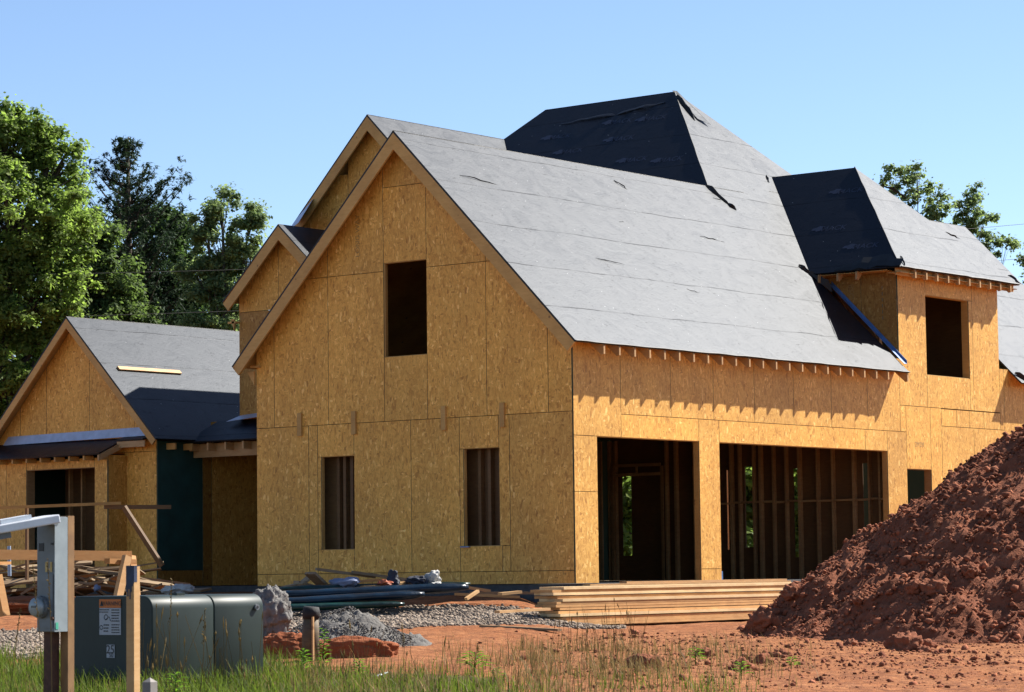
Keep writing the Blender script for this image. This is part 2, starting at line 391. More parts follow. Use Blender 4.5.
# --- garage gable wall (faces -Y)
CG = [(1, 1, 3.94), (-1, 1, 3.94+6.66)]
S = 2.645
gp = [(-6.66, -4.2, 0, .2), (-4.2, -2.25, 0, .2), (-2.25, 0, 0, .2),
      (-6.66, -5.48, .2, S), (-5.48, -5.28, .2, S), (-5.28, -5.2, .59, 2.12), (-5.28, -4.48, .2, .59), (-5.28, -4.48, 2.12, S),
      (-4.48, -3.26, .2, S), (-3.26, -2.25, .2, S), (-2.25, -2.17, .6, 2.14), (-2.25, -1.4, .2, .6), (-2.25, -1.45, 2.14, S), (-1.45, -1.24, .6, S), (-1.4, -1.24, .2, .6), (-1.24, 0, .2, S),
      (-6.66, -6.25, S, 5.09), (-6.25, -5.03, S, 5.09), (-5.03, -3.81, S, 5.09), (-2.9, -1.68, S, 5.09), (-1.68, -.46, S, 5.09), (-.46, 0, S, 5.09),
      (-3.81, -2.9, S, 3.69), (-3.81, -2.9, 5.22, 6.46), (-3.81, -2.9, 6.46, 7.4),
      (-6.66, -5.03, 5.09, 7.5), (-5.03, -3.81, 5.09, 7.5), (-2.9, -1.68, 5.09, 7.5), (-1.68, 0, 5.09, 7.5)]
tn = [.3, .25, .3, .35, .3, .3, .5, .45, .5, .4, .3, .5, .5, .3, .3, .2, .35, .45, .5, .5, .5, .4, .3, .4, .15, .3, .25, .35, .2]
tn = [min(1, t_*.9+.46) for t_ in tn]  # whole gable lifted in tone to make up for weak light in its shade
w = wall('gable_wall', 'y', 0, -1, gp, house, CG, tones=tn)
text_mesh('LONG WAY', .13, (-4.36, -.0135, 5.72), (0, 0, 1), (-1, 0, 0), 'stamp_ink', w, 'stamp')
for a, b, z0, z1 in ((-5.2, -4.48, .59, 2.12), (-2.17, -1.45, .6, 2.14), (-3.79, -2.9, 3.69, 5.22)):
    f = opening(w, 'y', 0, 1, a, b, z0, z1, .06, 'rake_wood')
# studs seen through the gable windows
for x in (-5.02, -4.88, -4.72, -4.2, -2.02, -1.82, -1.6, -1.1):
    MB().box(x-.03, x+.03, .20, .29, .04, 2.6, tone=random.uniform(0, .35)).build('stud', 'dark_plank', house)
# interior back boards close behind the windows
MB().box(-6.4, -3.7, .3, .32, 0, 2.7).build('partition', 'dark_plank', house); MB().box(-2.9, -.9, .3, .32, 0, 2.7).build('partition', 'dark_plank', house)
# cleats over the floor seam
for x in (-5.66, -4.46, -2.55, -1.36):
    z = 2.65+random.uniform(-.01, .03)
    MB().box(x-.045, x+.045, -.05, -.013, z-.19, z+.19, tone=.35).build('cleat', 'rake_wood', w)
MB().box(-2.22, -2.05, -.06, .02, .585, .60).build('flashing_strip', 'flash_blue', house)
# --- garage front wall (faces +X)
Z1 = 2.275; S2 = 2.64
g = [(0, .6, 0, 1.41), (0, .6, 1.41, Z1), [(0, Z1), (1.24, Z1), (1.24, 3.97), (0, 3.97)],
     (1.24, 3.39, Z1, S2), [(3.39, .2), (3.98, .2), (3.98, S2), (3.39, S2)], (3.39, 3.98, 0, .2), (3.98, 8.6, Z1, S2), (8.6, 9.36, Z1, S2), (9.36, 10.04, 0, S2)]
for a, b in ((1.24, 2.61), (2.61, 3.83), (3.83, 5.05), (5.05, 6.27), (6.27, 7.49), (7.49, 8.71), (8.71, 9.84)): g.append((a, b, S2, 3.97))
# wall below and around the dormer
g += [(9.84, 10.04, S2, 3.12), (10.04, 10.92, 1.97, 3.12), (10.04, 10.92, 0, .9), (10.92, 11.33, 0, 3.12), (11.33, 13.6, 2.8, 2.8+1e-3),
      (11.33, 11.9, 2.79, 3.11), (11.9, 12.4, 2.79, 3.11), (12.4, 12.95, 2.79, 3.11), (12.95, 13.6, 2.79, 3.11),
      (11.33, 12.55, .0, 2.79), (12.55, 13.77, 0, 2.79), (13.77, 15.0, 0, 3.97), (15.0, 16.2, 0, 3.97), (16.2, 18.4, 0, 3.97),
      (13.6, 13.77, 2.79, 3.97),
      (9.84, 10.84, 3.12, 5.52), (10.84, 12.45, 3.12, 3.72), (12.59, 13.6, 3.12, 5.52), (12.45, 12.59, 3.12, 5.2), (10.84, 12.59, 5.2, 5.52)]
g = [p for p in g if not (len(p) == 4 and not hasattr(p[0], '__len__') and p[3]-p[2] < .01)]
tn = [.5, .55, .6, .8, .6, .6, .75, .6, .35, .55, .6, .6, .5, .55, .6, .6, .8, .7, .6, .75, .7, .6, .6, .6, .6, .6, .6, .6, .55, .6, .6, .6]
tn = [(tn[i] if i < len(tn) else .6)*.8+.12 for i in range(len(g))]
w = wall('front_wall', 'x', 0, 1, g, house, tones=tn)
text_mesh('2M2M', .13, (.0135, 10.5, 2.42), (0, 1, 0), (0, 0, 1), 'stamp_ink', w, 'stamp')
for a, b, z0, z1, sl in ((.6, 3.39, 0, Z1, False), (3.98, 9.36, 0, Z1, False)):
    opening(w, 'x', 0, -1, a, b, z0, z1, .10, 'rake_wood', sl)
opening(w, 'x', 0, -1, 10.04, 10.92, .9, 1.97, .14, 'lumber'); opening(w, 'x', 0, -1, 10.84, 12.45, 3.72, 5.2, .14, 'rake_wood')
# --- dormer cheeks
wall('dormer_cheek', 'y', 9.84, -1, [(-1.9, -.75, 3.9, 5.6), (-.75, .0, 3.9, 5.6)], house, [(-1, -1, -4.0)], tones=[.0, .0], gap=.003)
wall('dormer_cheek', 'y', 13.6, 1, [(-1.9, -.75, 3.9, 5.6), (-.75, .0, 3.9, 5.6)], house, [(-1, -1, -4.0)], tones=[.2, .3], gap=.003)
for i in range(6):   # teal spray ticks on the cheek sheets
    MB().box(-.30-.004, -.30+.004, 9.825, 9.8275, 4.7+i*.11, 4.76+i*.11).build('paint_mark', 'teal_ink', house)
text_mesh('OSB', .16, (-.95, 9.8265, 5.25), (0, 0, 1), (-1, 0, 0), 'stamp_ink', house, 'stamp')
# --- foundation slabs
m = MB(); m.box(-6.64, -.02, .02, 18.3, -1.0, -.004, tone=.5); m.build('foundation', 'foundation', house)
MB().box(-16.9, -12.1, 3.02, 9, -.6, -.004, tone=.5).build('foundation', 'foundation', house)
MB().box(-12.08, -6.66, 3.9, 9.9, -.6, -.006, tone=.5).build('foundation', 'foundation', house)

# --- roofs.  material 0 felt, 1 sheathing edge
def roof(name, pts, nrm, parent=house, th=.03, mats=('underlay', 'rake_wood')):
    m_ = MB().poly(pts, nrm, th, 0, 2); m_.m[1] = 1
    return m_.build(name, list(mats)+['black_felt'], parent)
def P(x, y): return (x, y, 4.0-x)
RX = -3.33
front = roof('roof', [P(OV, -OV), P(RX, -OV), P(RX, 8.69), P(-5.69, 11.05), P(-3.48, 13.26), P(-3.48, 18.7), P(OV, 18.7), P(OV, 13.96), P(-1.62, 13.96), P(-1.62, 9.5), P(.27, 9.7), P(OV, 9.72)], (1, 0, 1))
roof('roof', [(RX, -OV, 7.33), (-6.96, -OV, 3.70), (-6.96, 9.9, 3.70), (RX, 9.9, 7.33)], (-1, 0, 1))
roof('roof', [(-3.48, 11, 7.48), (-6.98, 11, 3.98), (-6.98, 18.7, 3.98), (-3.48, 18.7, 7.48)], (-1, 0, 1))
AP = Vector((-5.69, 11.05, 9.69)); AW = Vector((-8.93, 11.05, 9.69))
hipf = roof('hip_roof', [AP, (RX, 8.69, 7.33), (-3.9, 7.2, 5.84), (-9.0, 7.2, 5.84), (-11.2, 8.78, 7.42), AW], (0, -1, 1))
roof('hip_roof', [AP, (-3.45, 13.29, 7.45), (-3.45, 14.6, 6.14), (-9.0, 14.6, 6.14), (-11.2, 13.32, 7.42), AW], (0, 1, 1))
roof('hip_roof', [AW, (-11.2, 8.78, 7.42), (-11.2, 13.32, 7.42)], (-1, 0, 1))
# back gable (largest)
BX, BZ, BY = -9.54, 9.07, 6.16
roof('back_gable_roof', [(BX, BY, BZ), (BX, 10.5, BZ), (-5.0, 10.5, BZ-4.54), (-5.0, BY, BZ-4.54)], (1, 0, 1))
xb = -11.70
backw = roof('back_gable_roof', [(BX, BY, BZ), (BX, 10.5, BZ), (xb, 10.5, BZ+(xb-BX)), (xb, BY, BZ+(xb-BX))], (-1, 0, 1))
wall('back_gable_wall', 'y', BY+.3, -1, [(-11.5, -10.3, 2, 8), (-10.3, -9.1, 2, 7.6), (-9.1, -7.9, 2, 7.6), (-7.9, -6.7, 2, 7.6), (-10.3, -9.1, 7.6, 9.2), (-9.1, -7.9, 7.6, 9.2), (-6.7, -5.4, 3.5, 7)], house,
     [(1, 1, BZ+BX-.06), (-1, 1, BZ-BX-.06)], tones=[.6, .65, .55, .7, .6, .6, .6])
wall('side_wall', 'x', -11.5, -1, [(6.46, 8.2, 0, 7.3), (8.2, 9.9, 0, 7.3)], house)
# small gable
AX, AY, AZ = -10.03, 4.15, 6.79
for sgn, xe in ((1, -8.4), (-1, -11.5)):
    roof('small_gable_roof', [(AX, AY, AZ), (AX, 6.44, AZ), (xe, 6.44, AZ-abs(xe-AX)*.93), (xe, AY, AZ-abs(xe-AX)*.93)], (sgn*.93, 0, 1))
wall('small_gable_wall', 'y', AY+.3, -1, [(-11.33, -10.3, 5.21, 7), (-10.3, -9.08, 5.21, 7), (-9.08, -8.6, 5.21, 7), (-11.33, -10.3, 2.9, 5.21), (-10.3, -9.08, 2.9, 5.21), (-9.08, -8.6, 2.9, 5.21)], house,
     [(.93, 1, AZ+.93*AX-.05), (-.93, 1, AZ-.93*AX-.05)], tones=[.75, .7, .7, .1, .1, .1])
wall('side_wall', 'x', -11.33, -1, [(4.46, 6.4, 2.6, 5.3)], house); wall('side_wall', 'x', -8.6, 1, [(4.46, 6.4, 2.6, 5.3)], house)
# garage west wall, rear walls
wall('side_wall', 'x', -6.66, -1, [(i*1.22, (i+1)*1.22, 0, 3.7) for i in range(8)]+[(9.76, 10.02, 0, 3.7)], house)
wall('rear_wall', 'y', 18.4, 1, [(-6.6, -4.2, 0, 7), (-1.2, 0, 0, 7), (-4.2, -1.2, 2.4, 7), (-4.2, -1.2, 0, .4)], house, [(1, 1, 3.94), (-1, 1, 10.9)])
wall('rear_wall', 'y', 9.95, 1, [(-11.2, -9, 0, 6), (-9, -6.7, 0, 6)], house)
# rake boards
def rake(pk, ends, y0, parent=house, hgt=.19, th=.04):
    for e in ends:
        a = Vector(pk); b = Vector(e); d = (b-a).normalized(); nrm = Vector((0, -1, 0)).cross(d); nrm = nrm if nrm.z > 0 else -nrm
        a2 = Vector((a.x, y0, a.z)); b2 = Vector((b.x, y0, b.z)); off = nrm*-.033; low = nrm*(-.033-hgt)
        zc = Vector((0, 0, -1))
        # plumb cut at peak, square tail
        pts = [a2+zc*(.033*math.hypot(1, d.z/d.x)), a2+zc*((.033+hgt)*math.hypot(1, d.z/d.x)), b2+low, b2+off]
        m = MB(); n = (0, -1, 0); m.poly([p+Vector((0, -.003, 0)) for p in pts], n, th, 0, 0, .5); m.build('rake_board', 'rake_wood', parent)
rake((RX, 0, 7.33), [(OV, 0, 3.70), (-6.96, 0, 3.70)], -OV)
rake((BX, 0, BZ), [(-6.2, 0, BZ-3.34), (xb, 0, BZ+(xb-BX))], BY)
rake((AX, 0, AZ), [(-8.4, 0, AZ-1.57*.93), (-11.5, 0, AZ-1.50*.93)], AY)
# lookout blocks under the rake tails
for x, y0, y1, z in ((-6.66, -.06, -.013, 3.72), (-11.40, 4.3, 4.43, 5.05)):
    MB().box(x-.1, x+.1, y0, y1, z-.05, z-.01).build('lookout_block', 'rake_wood', house)
MB().poly([(-6.82, -.06, 3.60), (-6.67, -.06, 3.62), (-6.67, -.06, 3.38)], (0, -1, 0), .04).build('lookout_block', 'rake_wood', house)
MB().poly([(-11.42, 4.3, 5.08), (-11.33, 4.3, 5.08), (-11.33, 4.3, 4.85)], (0, -1, 0), .04).build('lookout_block', 'rake_wood', house)
# rafter tails along the garage eave
def tail(x0, y, z, parent=house, ln=.3, dirv=(1, 0)):
    m = MB(); dx, dy = dirv; w = .019
    a = Vector((x0, y, z)); d = Vector((dx, dy, 0)); s = Vector((-dy, dx, 0))*w
    e = .295
    prof = [(0, .0), (e, -e), (e, -e-.13), (e-.05, -e-.14), (0, -.22)]
    L = [a+d*p+Vector((0, 0, q-.045))-s for p, q in prof]
    nrm = -s.normalized()
    m.poly(L, nrm, w*2, 0, 0, random.uniform(.4, .9)); return m.build('rafter_tail', 'lumber', parent)
k = 0; y = 9.66
ys = [9.66]+[8.98-.4065*i for i in range(22)]
for y in ys:
    if y > -.2: tail(0, y, 4.0, front)
# --- dormer roofs
def dormer_roof(y0, y1, name='dormer_roof', apex=None):
    zc = 5.6; ym = (y0+y1)/2; hh = (y1-y0)/2; ax = OV-hh; az = zc+hh
    A = Vector((ax, ym, az))
    f = roof(name, [(OV, y0, zc), (OV, y1, zc), A], (1, 0, 1))
    l = roof(name, [(OV, y0, zc), A, (4-az, ym, az), (4-zc, y0, zc)], (0, -1, 1))
    roof(name, [(OV, y1, zc), A, (4-az, ym, az), (4-zc, y1, zc)], (0, 1, 1))
    return f, l, A
df, dl, DA = dormer_roof(9.45, 13.97)
for i in range(10):
    y = 10.05+.4*i-.02
    if y < 13.9: tail(0, y, 5.9, df)
for x in (-1.42, -1.02, -.62): tail(x, 9.75, 5.9, dl, dirv=(0, -1))
for y0_, z_ in ((9.84, 5.5),): MB().box(-1.6, 0, 9.5, 9.83, 5.555, 5.567).build('soffit', 'rake_wood', house)
MB().box(.17, .19, 9.5, 13.93, 5.46, 5.60, tone=.35).build('fascia', 'rake_wood', house)
MB().box(.013, .27, 9.5, 13.93, 5.50, 5.512, tone=.3).build('soffit', 'rake_wood', house)
# dark backing partitions added so no sky shows through the dormer window
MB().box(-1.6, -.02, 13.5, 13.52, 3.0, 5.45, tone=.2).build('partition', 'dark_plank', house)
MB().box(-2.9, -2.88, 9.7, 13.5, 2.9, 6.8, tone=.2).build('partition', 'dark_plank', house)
# rafters inside the dormer window
for i in range(6):
    y = 10.3+.5*i
    MB().beam((-.9, y, 3.4), (-3.2, y, 6.8), .038, .14, (1, 0, 1)).build('inner_rafter', 'stud_wood', house)
MB().box(-1.3, -1.26, 11.3, 11.4, 3.3, 5.6).build('stud', 'stud_wood', house)
# blue step flashing along the cheek
fl = MB(); a = Vector((.20, 9.80, 3.86)); b = Vector((-1.36, 9.80, 5.42)); n1 = Vector((1, 0, 1)).normalized()
fl.poly([a-Vector((0, .0, 0)), b, b+Vector((0, -.10, 0)), a+Vector((0, -.10, 0))], (1, 0, 1), .004); fl.poly([a, b, b+Vector((0, 0, .06)), a+Vector((0, 0, .06))], (0, -1, 0), .004)
fl.build('step_flashing', 'flash_blue', house)
MB().poly([(-11.30, 4.44, 3.24), (-10.3, 4.44, 3.30), (-10.3, 4.20, 3.20), (-11.45, 4.20, 3.12)], (0, -.3, 1), .004).build('step_flashing', 'flash_metal', house)
MB().poly([(-11.42, 6.15, 7.18), (-10.95, 6.15, 7.55), (-10.75, 5.5, 7.0), (-11.2, 5.7, 6.9)], (0.2, -.6, 1), .004).build('step_flashing', 'flash_metal', house)
tb = MB(); tb.poly([(-9.9, 6.44, 6.72), (-9.0, 6.44, 5.85), (-9.0, 6.28, 5.83), (-9.9, 6.28, 6.70)], (1, 0, 1), .003); tb.build('step_flashing', 'flash_metal', house)
# loose underlayment flaps and laps
def flap(pts, w, lift, nrm, mat='black_felt'):
    nrm = Vector(nrm).normalized(); pts = [Vector(p)+nrm*.01 for p in pts]; w = Vector(w); m = MB(); vs = []; n = len(pts)
    for i, p in enumerate(pts):
        t = i/(n-1); k = math.sin(math.pi*min(1, max(0, t*.8+.15)))
        wob = random.uniform(.8, 1.2)
        vs += [p, p+w*(.5*k*wob)+nrm*(lift*k*.7), p+w*(k*wob)+nrm*(lift*k)]
    fs = []
    for i in range(n-1):
        for j in (0, 1): fs.append((3*i+j, 3*i+j+1, 3*i+j+4, 3*i+j+3))
    m.add(vs, fs); o = m.build('loose_felt', mat, front)
    return o
def seg(a, b, n=6, j=.02): a = Vector(a); b = Vector(b); return [a.lerp(b, i/(n-1))+Vector([random.uniform(-j, j) for _ in range(3)])*(0 < i < n-1) for i in range(n)]
NP = Vector((1, 0, 1)).normalized()
def fold(a, b, hgt, n=7, nrm=None):     # a raised fold whose shaded side faces the street
    nrm = nrm or NP; a = Vector(a)+nrm*.004; b = Vector(b)+nrm*.004; m = MB(); vs = []
    for i in range(n):
        t = i/(n-1); k = (math.sin(math.pi*(t*.85+.12))**.8)*random.uniform(.75, 1.2); p = a.lerp(b, t)+Vector([random.uniform(-.012, .012) for _ in range(3)])
        vs += [p+Vector((0, -.35*hgt*k, 0)), p+nrm*hgt*k, p+Vector((0, .5*hgt, 0))]
    fs = []
    for i in range(n-1):
        for q in (0, 1): fs.append((3*i+q, 3*i+q+1, 3*i+q+4, 3*i+q+3))
    m.add(vs, fs); return m.build('loose_felt', 'black_felt', front)
fold(P(RX+.0, 8.62), P(-2.92, 8.84), .07); fold(P(-2.95, 8.80), P(-2.86, 8.90), .075, 4)
fold(P(-3.05, 5.35), P(-2.9, 5.55), .02); fold(P(-3.86, 11.5), P(-3.7, 11.35), .035)
fold(P(-1.62, 9.42), P(-1.25, 9.62), .13); fold(P(-1.75, 9.3), P(-1.6, 9.44), .07)
fold((.08, 9.85, 5.83), (.31, 9.6, 5.60), .035)
fold((-1.62, 12.1, 7.52), (-1.42, 12.75, 7.31), .05); fold((-.75, 13.0, 6.6), (-.62, 13.3, 6.5), .04)
fold(P(.12, 14.0), P(.32, 14.4), .10); fold((.1, 13.86, 5.78), (.31, 14.0, 5.6), .05)
fold(P(-2.6, .5), P(-2.52, 1.5), .018); fold(P(-1.3, 2.4), P(-1.24, 3.1), .014); fold(P(-2.1, 6.6), P(-2.05, 7.3), .015)
for i in range(3):     # small wrinkles scattered over the felt
    y = random.uniform(.3, 9); x = random.uniform(-3.1, .1)
    fold(P(x, y), P(x+random.uniform(-.05, .09), y+random.uniform(.12, .4)), random.uniform(.006, .013), 5)
flap(seg((.33, 9.44, 5.61), (-1.1, 9.46, 5.62), 9, .03), (0, .22, .22), .03, (0, -1, 1))
MB().poly([AP+Vector((-.02, -.04, .02)), P(-5.0, 10.85)[:2]+(9.04,), (-4.86, 11.1, 8.94), AP+Vector((.02, .06, .02))], (1, 0, 1), .004).build('loose_felt', 'underlay', house)
fold(P(-5.55, 10.92), P(-4.98, 10.72), .09, 6)
fold((-9.3, 10.35, 8.85), (-9.1, 10.1, 8.63), .10)
# folded lap on the dark hip face
flap(seg((-5.75, 10.82, 9.46), (-8.2, 10.62, 9.26), 12, .03), (0, -.07, -.07), .015, (0, -1, 1), 'underlay')
# thin dark felt edge over rakes and hips
MB().tube(seg((OV+.005, -OV, 3.70), (OV+.005, 9.72, 3.70), 40, .005), .010, 4).build('felt_edge', 'black_felt', front)
MB().tube(seg((OV+.005, 9.5, 5.605), (OV+.005, 13.97, 5.605), 20, .006), .012, 4).build('felt_edge', 'black_felt', front)
MB().tube(seg((OV, 9.45, 5.61), DA+Vector((0, 0, .01)), 14, .006), .014, 4).build('felt_edge', 'black_felt', front)
MB().tube(seg(AP, (RX, 8.69, 7.335), 14, .006), .016, 4).build('felt_edge', 'black_felt', front)
# printed marks on the dark faces
def mark(c, size, xd, yd, parent):
    c = Vector(c); X = Vector(xd).normalized(); Yv = Vector(yd).normalized(); Z = X.cross(Yv)
    m = MB(); pts = []
    for i in range(18):
        th = 2*math.pi*i/18; r = size*(.62+.16*math.sin(2*th+.6)+.07*math.sin(5*th))
        if abs(th-3.9) < .35: r *= .45
        pts.append(c+X*(r*math.cos(th)*1.15)+Yv*(r*math.sin(th)*.85)+Z*.004)
    m.poly(pts, Z, .002); m.build('printed_emblem', 'print_ink', parent)
    text_mesh('MACK', size*1.15, c+X*(size*2.1)+Yv*(-size*.1)+Z*.004, X, Yv, 'print_ink', parent, 'printed_lettering')
def hp(x, z): return (x, 11.05-(9.69-z)-.0, z)
for x, z in ((-8.35, 9.15-.2), (-6.95, 9.28-.15), (-6.6, 8.7), (-7.75, 8.55), (-6.1, 9.1), (-5.9, 8.15), (-5.0, 8.05), (-6.9, 8.0)):
    mark(hp(x, z), .17, (1, 0, 0), (0, 1, 1), hipf)
def dp(x, z): return (x, 9.45+(z-5.6), z)
for x, z in ((-2.1, 7.35), (-2.0, 6.55), (-1.05, 6.1)): mark(dp(x, z), .17, (1, 0, 0), (0, 1, 1), dl)

# --- porch between the wings and entry recess
PY = 3.95
roof('porch_roof', [(-12.05, PY-.25, 2.74), (-6.69, PY-.25, 2.74), (-6.69, 4.44, 3.16), (-11.9, 4.44, 3.16)], (0, -.52, 1))
MB().box(-12.08, -6.68, PY, PY+.09, 2.44, 2.70, tone=.45).build('porch_beam', 'lumber', house)
for i in range(12):
    x = -11.95+.46*i
    MB().box(x-.02, x+.02, PY-.22, PY-.002, 2.56, 2.70, tone=.9).build('rafter_tail', 'lumber', house)
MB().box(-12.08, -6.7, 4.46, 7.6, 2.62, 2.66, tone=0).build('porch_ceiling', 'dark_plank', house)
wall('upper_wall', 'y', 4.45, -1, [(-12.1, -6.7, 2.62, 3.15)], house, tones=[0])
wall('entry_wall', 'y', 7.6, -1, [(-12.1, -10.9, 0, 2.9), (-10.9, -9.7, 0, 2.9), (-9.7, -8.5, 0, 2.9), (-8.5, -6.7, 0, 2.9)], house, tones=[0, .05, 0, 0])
# --- left wing
LX, LY, LZ = -14.28, 2.7, 5.23
left_roof = roof('wing_roof', [(LX, LY, LZ), (LX, 9.3, LZ), (-11.82, 9.3, LZ-2.46), (-11.82, LY, LZ-2.46)], (1, 0, 1))
roof('wing_roof', [(LX, LY, LZ), (LX, 9.3, LZ), (-16.9, 9.3, LZ-2.62), (-16.9, LY, LZ-2.62)], (-1, 0, 1))
rake((LX, 0, LZ), [(-11.82, 0, LZ-2.46), (-16.9, 0, LZ-2.62)], LY, hgt=.13)
CL = [(1, 1, LZ+LX-.06), (-1, 1, LZ-LX-.06)]
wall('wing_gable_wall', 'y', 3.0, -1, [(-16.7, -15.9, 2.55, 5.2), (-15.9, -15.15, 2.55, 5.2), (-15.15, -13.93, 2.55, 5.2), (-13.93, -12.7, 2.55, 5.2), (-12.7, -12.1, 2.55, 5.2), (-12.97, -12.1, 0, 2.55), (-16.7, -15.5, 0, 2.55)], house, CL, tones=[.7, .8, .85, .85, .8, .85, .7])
wall('side_wall', 'x', -12.1, 1, [(3.0, 4.2, .3, 2.75)], house, mats=('teal_board', 'sheet_edge'), tones=[.5])
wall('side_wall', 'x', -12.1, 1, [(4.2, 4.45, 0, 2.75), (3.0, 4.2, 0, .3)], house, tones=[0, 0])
wall('side_wall', 'x', -16.7, -1, [(3, 9, 0, 2.75)], house); wall('rear_wall', 'y', 9.0, 1, [(-16.7, -14.2, 0, 5.2), (-14.2, -12.1, 0, 5.2)], house, CL)
wall('side_wall', 'x', -12.1, 1, [(4.45, 9.0, 0, 2.7)], house)
# bump out with wide opening
wall('entry_front_wall', 'y', 2.5, -1, [(-17.2, -16.3, 0, 2.45), (-16.3, -15.75, 0, 2.45), (-15.75, -15.17, 0, 2.45), (-15.17, -13.26, 2.27, 2.45), (-13.26, -12.91, 0, 2.45)], house, tones=[.7, .7, .75, .7, .75])
wall('entry_side_wall', 'x', -12.91, 1, [(2.5, 3.0, 0, 2.5)], house, tones=[.2])
opening(house, 'y', 2.5, 1, -15.17, -13.26, 0, 2.27, .2, 'stud_wood', False)
for x in (-14.95, -14.6, -14.2, -13.8): MB().box(x-.02, x+.02, 3.4, 3.49, 0, 2.4, tone=.3).build('stud', 'stud_wood', house)
MB().box(-15.6, -12.9, 3.9, 3.92, 0, 2.4, tone=.3).build('partition', 'dark_plank', house)
roof('pent_roof', [(-17.3, 2.2, 2.50), (-12.85, 2.2, 2.52), (-12.93, 2.99, 2.83), (-17.3, 2.99, 2.83)], (0, -.4, 1))
roof('pent_roof', [(-12.93, 2.72, 2.78), (-12.2, 2.72, 2.78), (-12.2, 2.99, 2.86), (-12.93, 2.99, 2.86)], (0, -.3, 1))
MB().box(-12.9, -12.15, 2.72, 2.74, 2.63, 2.745, tone=.6).build('fascia', 'lumber', house)
MB().poly([(-12.84, 2.2, 2.48), (-12.84, 2.98, 2.80), (-12.84, 2.98, 2.69), (-12.84, 2.2, 2.37)], (1, 0, 0), .03).build('rake_board', 'lumber', house)
MB().poly([(-16.25, 2.985, 2.98), (-12.25, 2.985, 3.02), (-12.25, 2.93, 2.85), (-16.35, 2.93, 2.81)], (0, -1, .3), .004).build('wall_flashing', 'flash_metal', house)
for i in range(9):
    x = -16.1+.4*i
    MB().box(x-.02, x+.02, 2.24, 2.485, 2.40, 2.485, tone=.4).build('rafter_tail', 'rake_wood', house)
for y in (3.25, 3.7): MB().box(-12.085, -11.86, y-.02, y+.02, 2.58, 2.70, tone=.5).build('rafter_tail', 'rake_wood', house)
# board lying on the wing roof
t = MB(); t.beam((-13.20, 3.05, 4.15+.03), (-13.20, 4.72, 4.15+.03), .09, .035, (1, 0, 1), tone=1)
tag(t.build('loose_plank', 'lumber'), 'pale straight plank lying on the grey felt roof of the left wing', 'plank')

# --- garage interior: partition of studs at y = 10
studs_x = [-6.6, -6.47, -5.25, -5.02, -4.6, -4.18, -3.74, -3.56, -3.24, -3.08, -2.80, -2.52, -2.22, -1.83, -1.5, -1.04, -.72, -.50, -.30, -.08]
for i, x in enumerate(studs_x):
    MB().box(x-.02-(.015 if i % 3 == 0 else 0), x+.02, 9.9, 9.99, .0, 2.72, tone=random.uniform(.3, 1)).build('stud', 'stud_wood', house)
m = MB(); prev = None
for x0, x1 in zip(studs_x[:-1], studs_x[1:]):
    z = 1.42+random.uniform(-.01, .01)
    if x0 > -5: m.box(x0+.022, x1-.04, 9.91, 9.98, z, z+.038)
m.build('blocking', 'stud_wood', house)
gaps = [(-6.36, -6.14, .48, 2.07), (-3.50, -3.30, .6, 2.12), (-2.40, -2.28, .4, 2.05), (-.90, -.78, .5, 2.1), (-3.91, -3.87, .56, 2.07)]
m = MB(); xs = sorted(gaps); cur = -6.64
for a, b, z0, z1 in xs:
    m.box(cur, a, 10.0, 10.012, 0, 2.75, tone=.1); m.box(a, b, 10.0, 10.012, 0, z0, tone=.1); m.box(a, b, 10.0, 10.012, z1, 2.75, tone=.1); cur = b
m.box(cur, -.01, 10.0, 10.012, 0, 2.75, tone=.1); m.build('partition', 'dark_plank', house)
m = MB(); m.box(-6.55, -6.49, 9.88, 9.9, 0, 2.2); m.box(-5.36, -5.30, 9.88, 9.9, 0, 2.2); m.box(-6.49, -5.36, 9.88, 9.9, 2.02, 2.08); m.box(-6.49, -5.36, 9.88, 9.9, 2.2, 2.26); m.box(-5.95, -5.91, 9.88, 9.9, 2.08, 2.2)
m.build('door_frame', 'stud_wood', house)
MB().box(-6.64, -.02, .04, 9.98, 2.74, 2.76).build('ceiling', 'dark_plank', house)
for i in range(8):
    y = 7.2+i*.4
    MB().box(-6.64, -6.55, y-.02, y+.02, 0, 2.7).build('stud', 'stud_wood', house)
for y in (12.0, 14.6, 18.2): MB().box(-6.64, -6.55, y-.045, y+.045, 0, 3.9).build('post', 'stud_wood', house)
MB().box(3.35-3.5, -.02, 4.02, 4.06, .0, .16).build('bracket', 'flash_blue', house)

# ------------------------------------------------------------------ GROUND
def axis_pts(segs):
    out = [segs[0][0]]
    for a, b, st in segs:
        n = max(1, int(round((b-a)/st))); out += [a+(b-a)*(i+1)/n for i in range(n)]
    return out
SS = axis_pts([(-200, 0, 40), (0, 20, 4), (20, 32, .07), (32, 46, .09), (46, 60, .6), (60, 200, 10), (200, 1800, 200)])
QQ = axis_pts([(-900, -100, 100), (-100, -12, 8), (-12, 9.5, .085), (9.5, 100, 9), (100, 900, 100)])
V = []; grav = []; grs = []
def gravel_m(s, q):
    px = 512+q/s*F
    a = 0
    if px > 235:   # strip in front of the gable
        lo = interp(px, [235, 330, 400, 560, 700], [38.3, 37.8, 37.7, 38.9, 39.6]); hi = 41.3
        if px < 620: a = min(1, max(0, (s-lo)/.4+.5))*min(1, max(0, (hi-s)/.4+.5))
    if px < 110:
        a = max(a, min(1, max(0, (s-31.6)/.6+.5))*min(1, max(0, (38.2-s)/.5+.5))*min(1, (110-px)/30))
    return a
def grass_m(s, q):
    px = 512+q/s*F
    top = interp(px, [-100, 40, 240, 300, 430, 520, 720, 800], [31.5, 30.5, 29, 28.6, 27.5, 26, 25.6, 23])
    return min(1, max(0, (top-s)/1.2+.5)) if px < 800 else 0
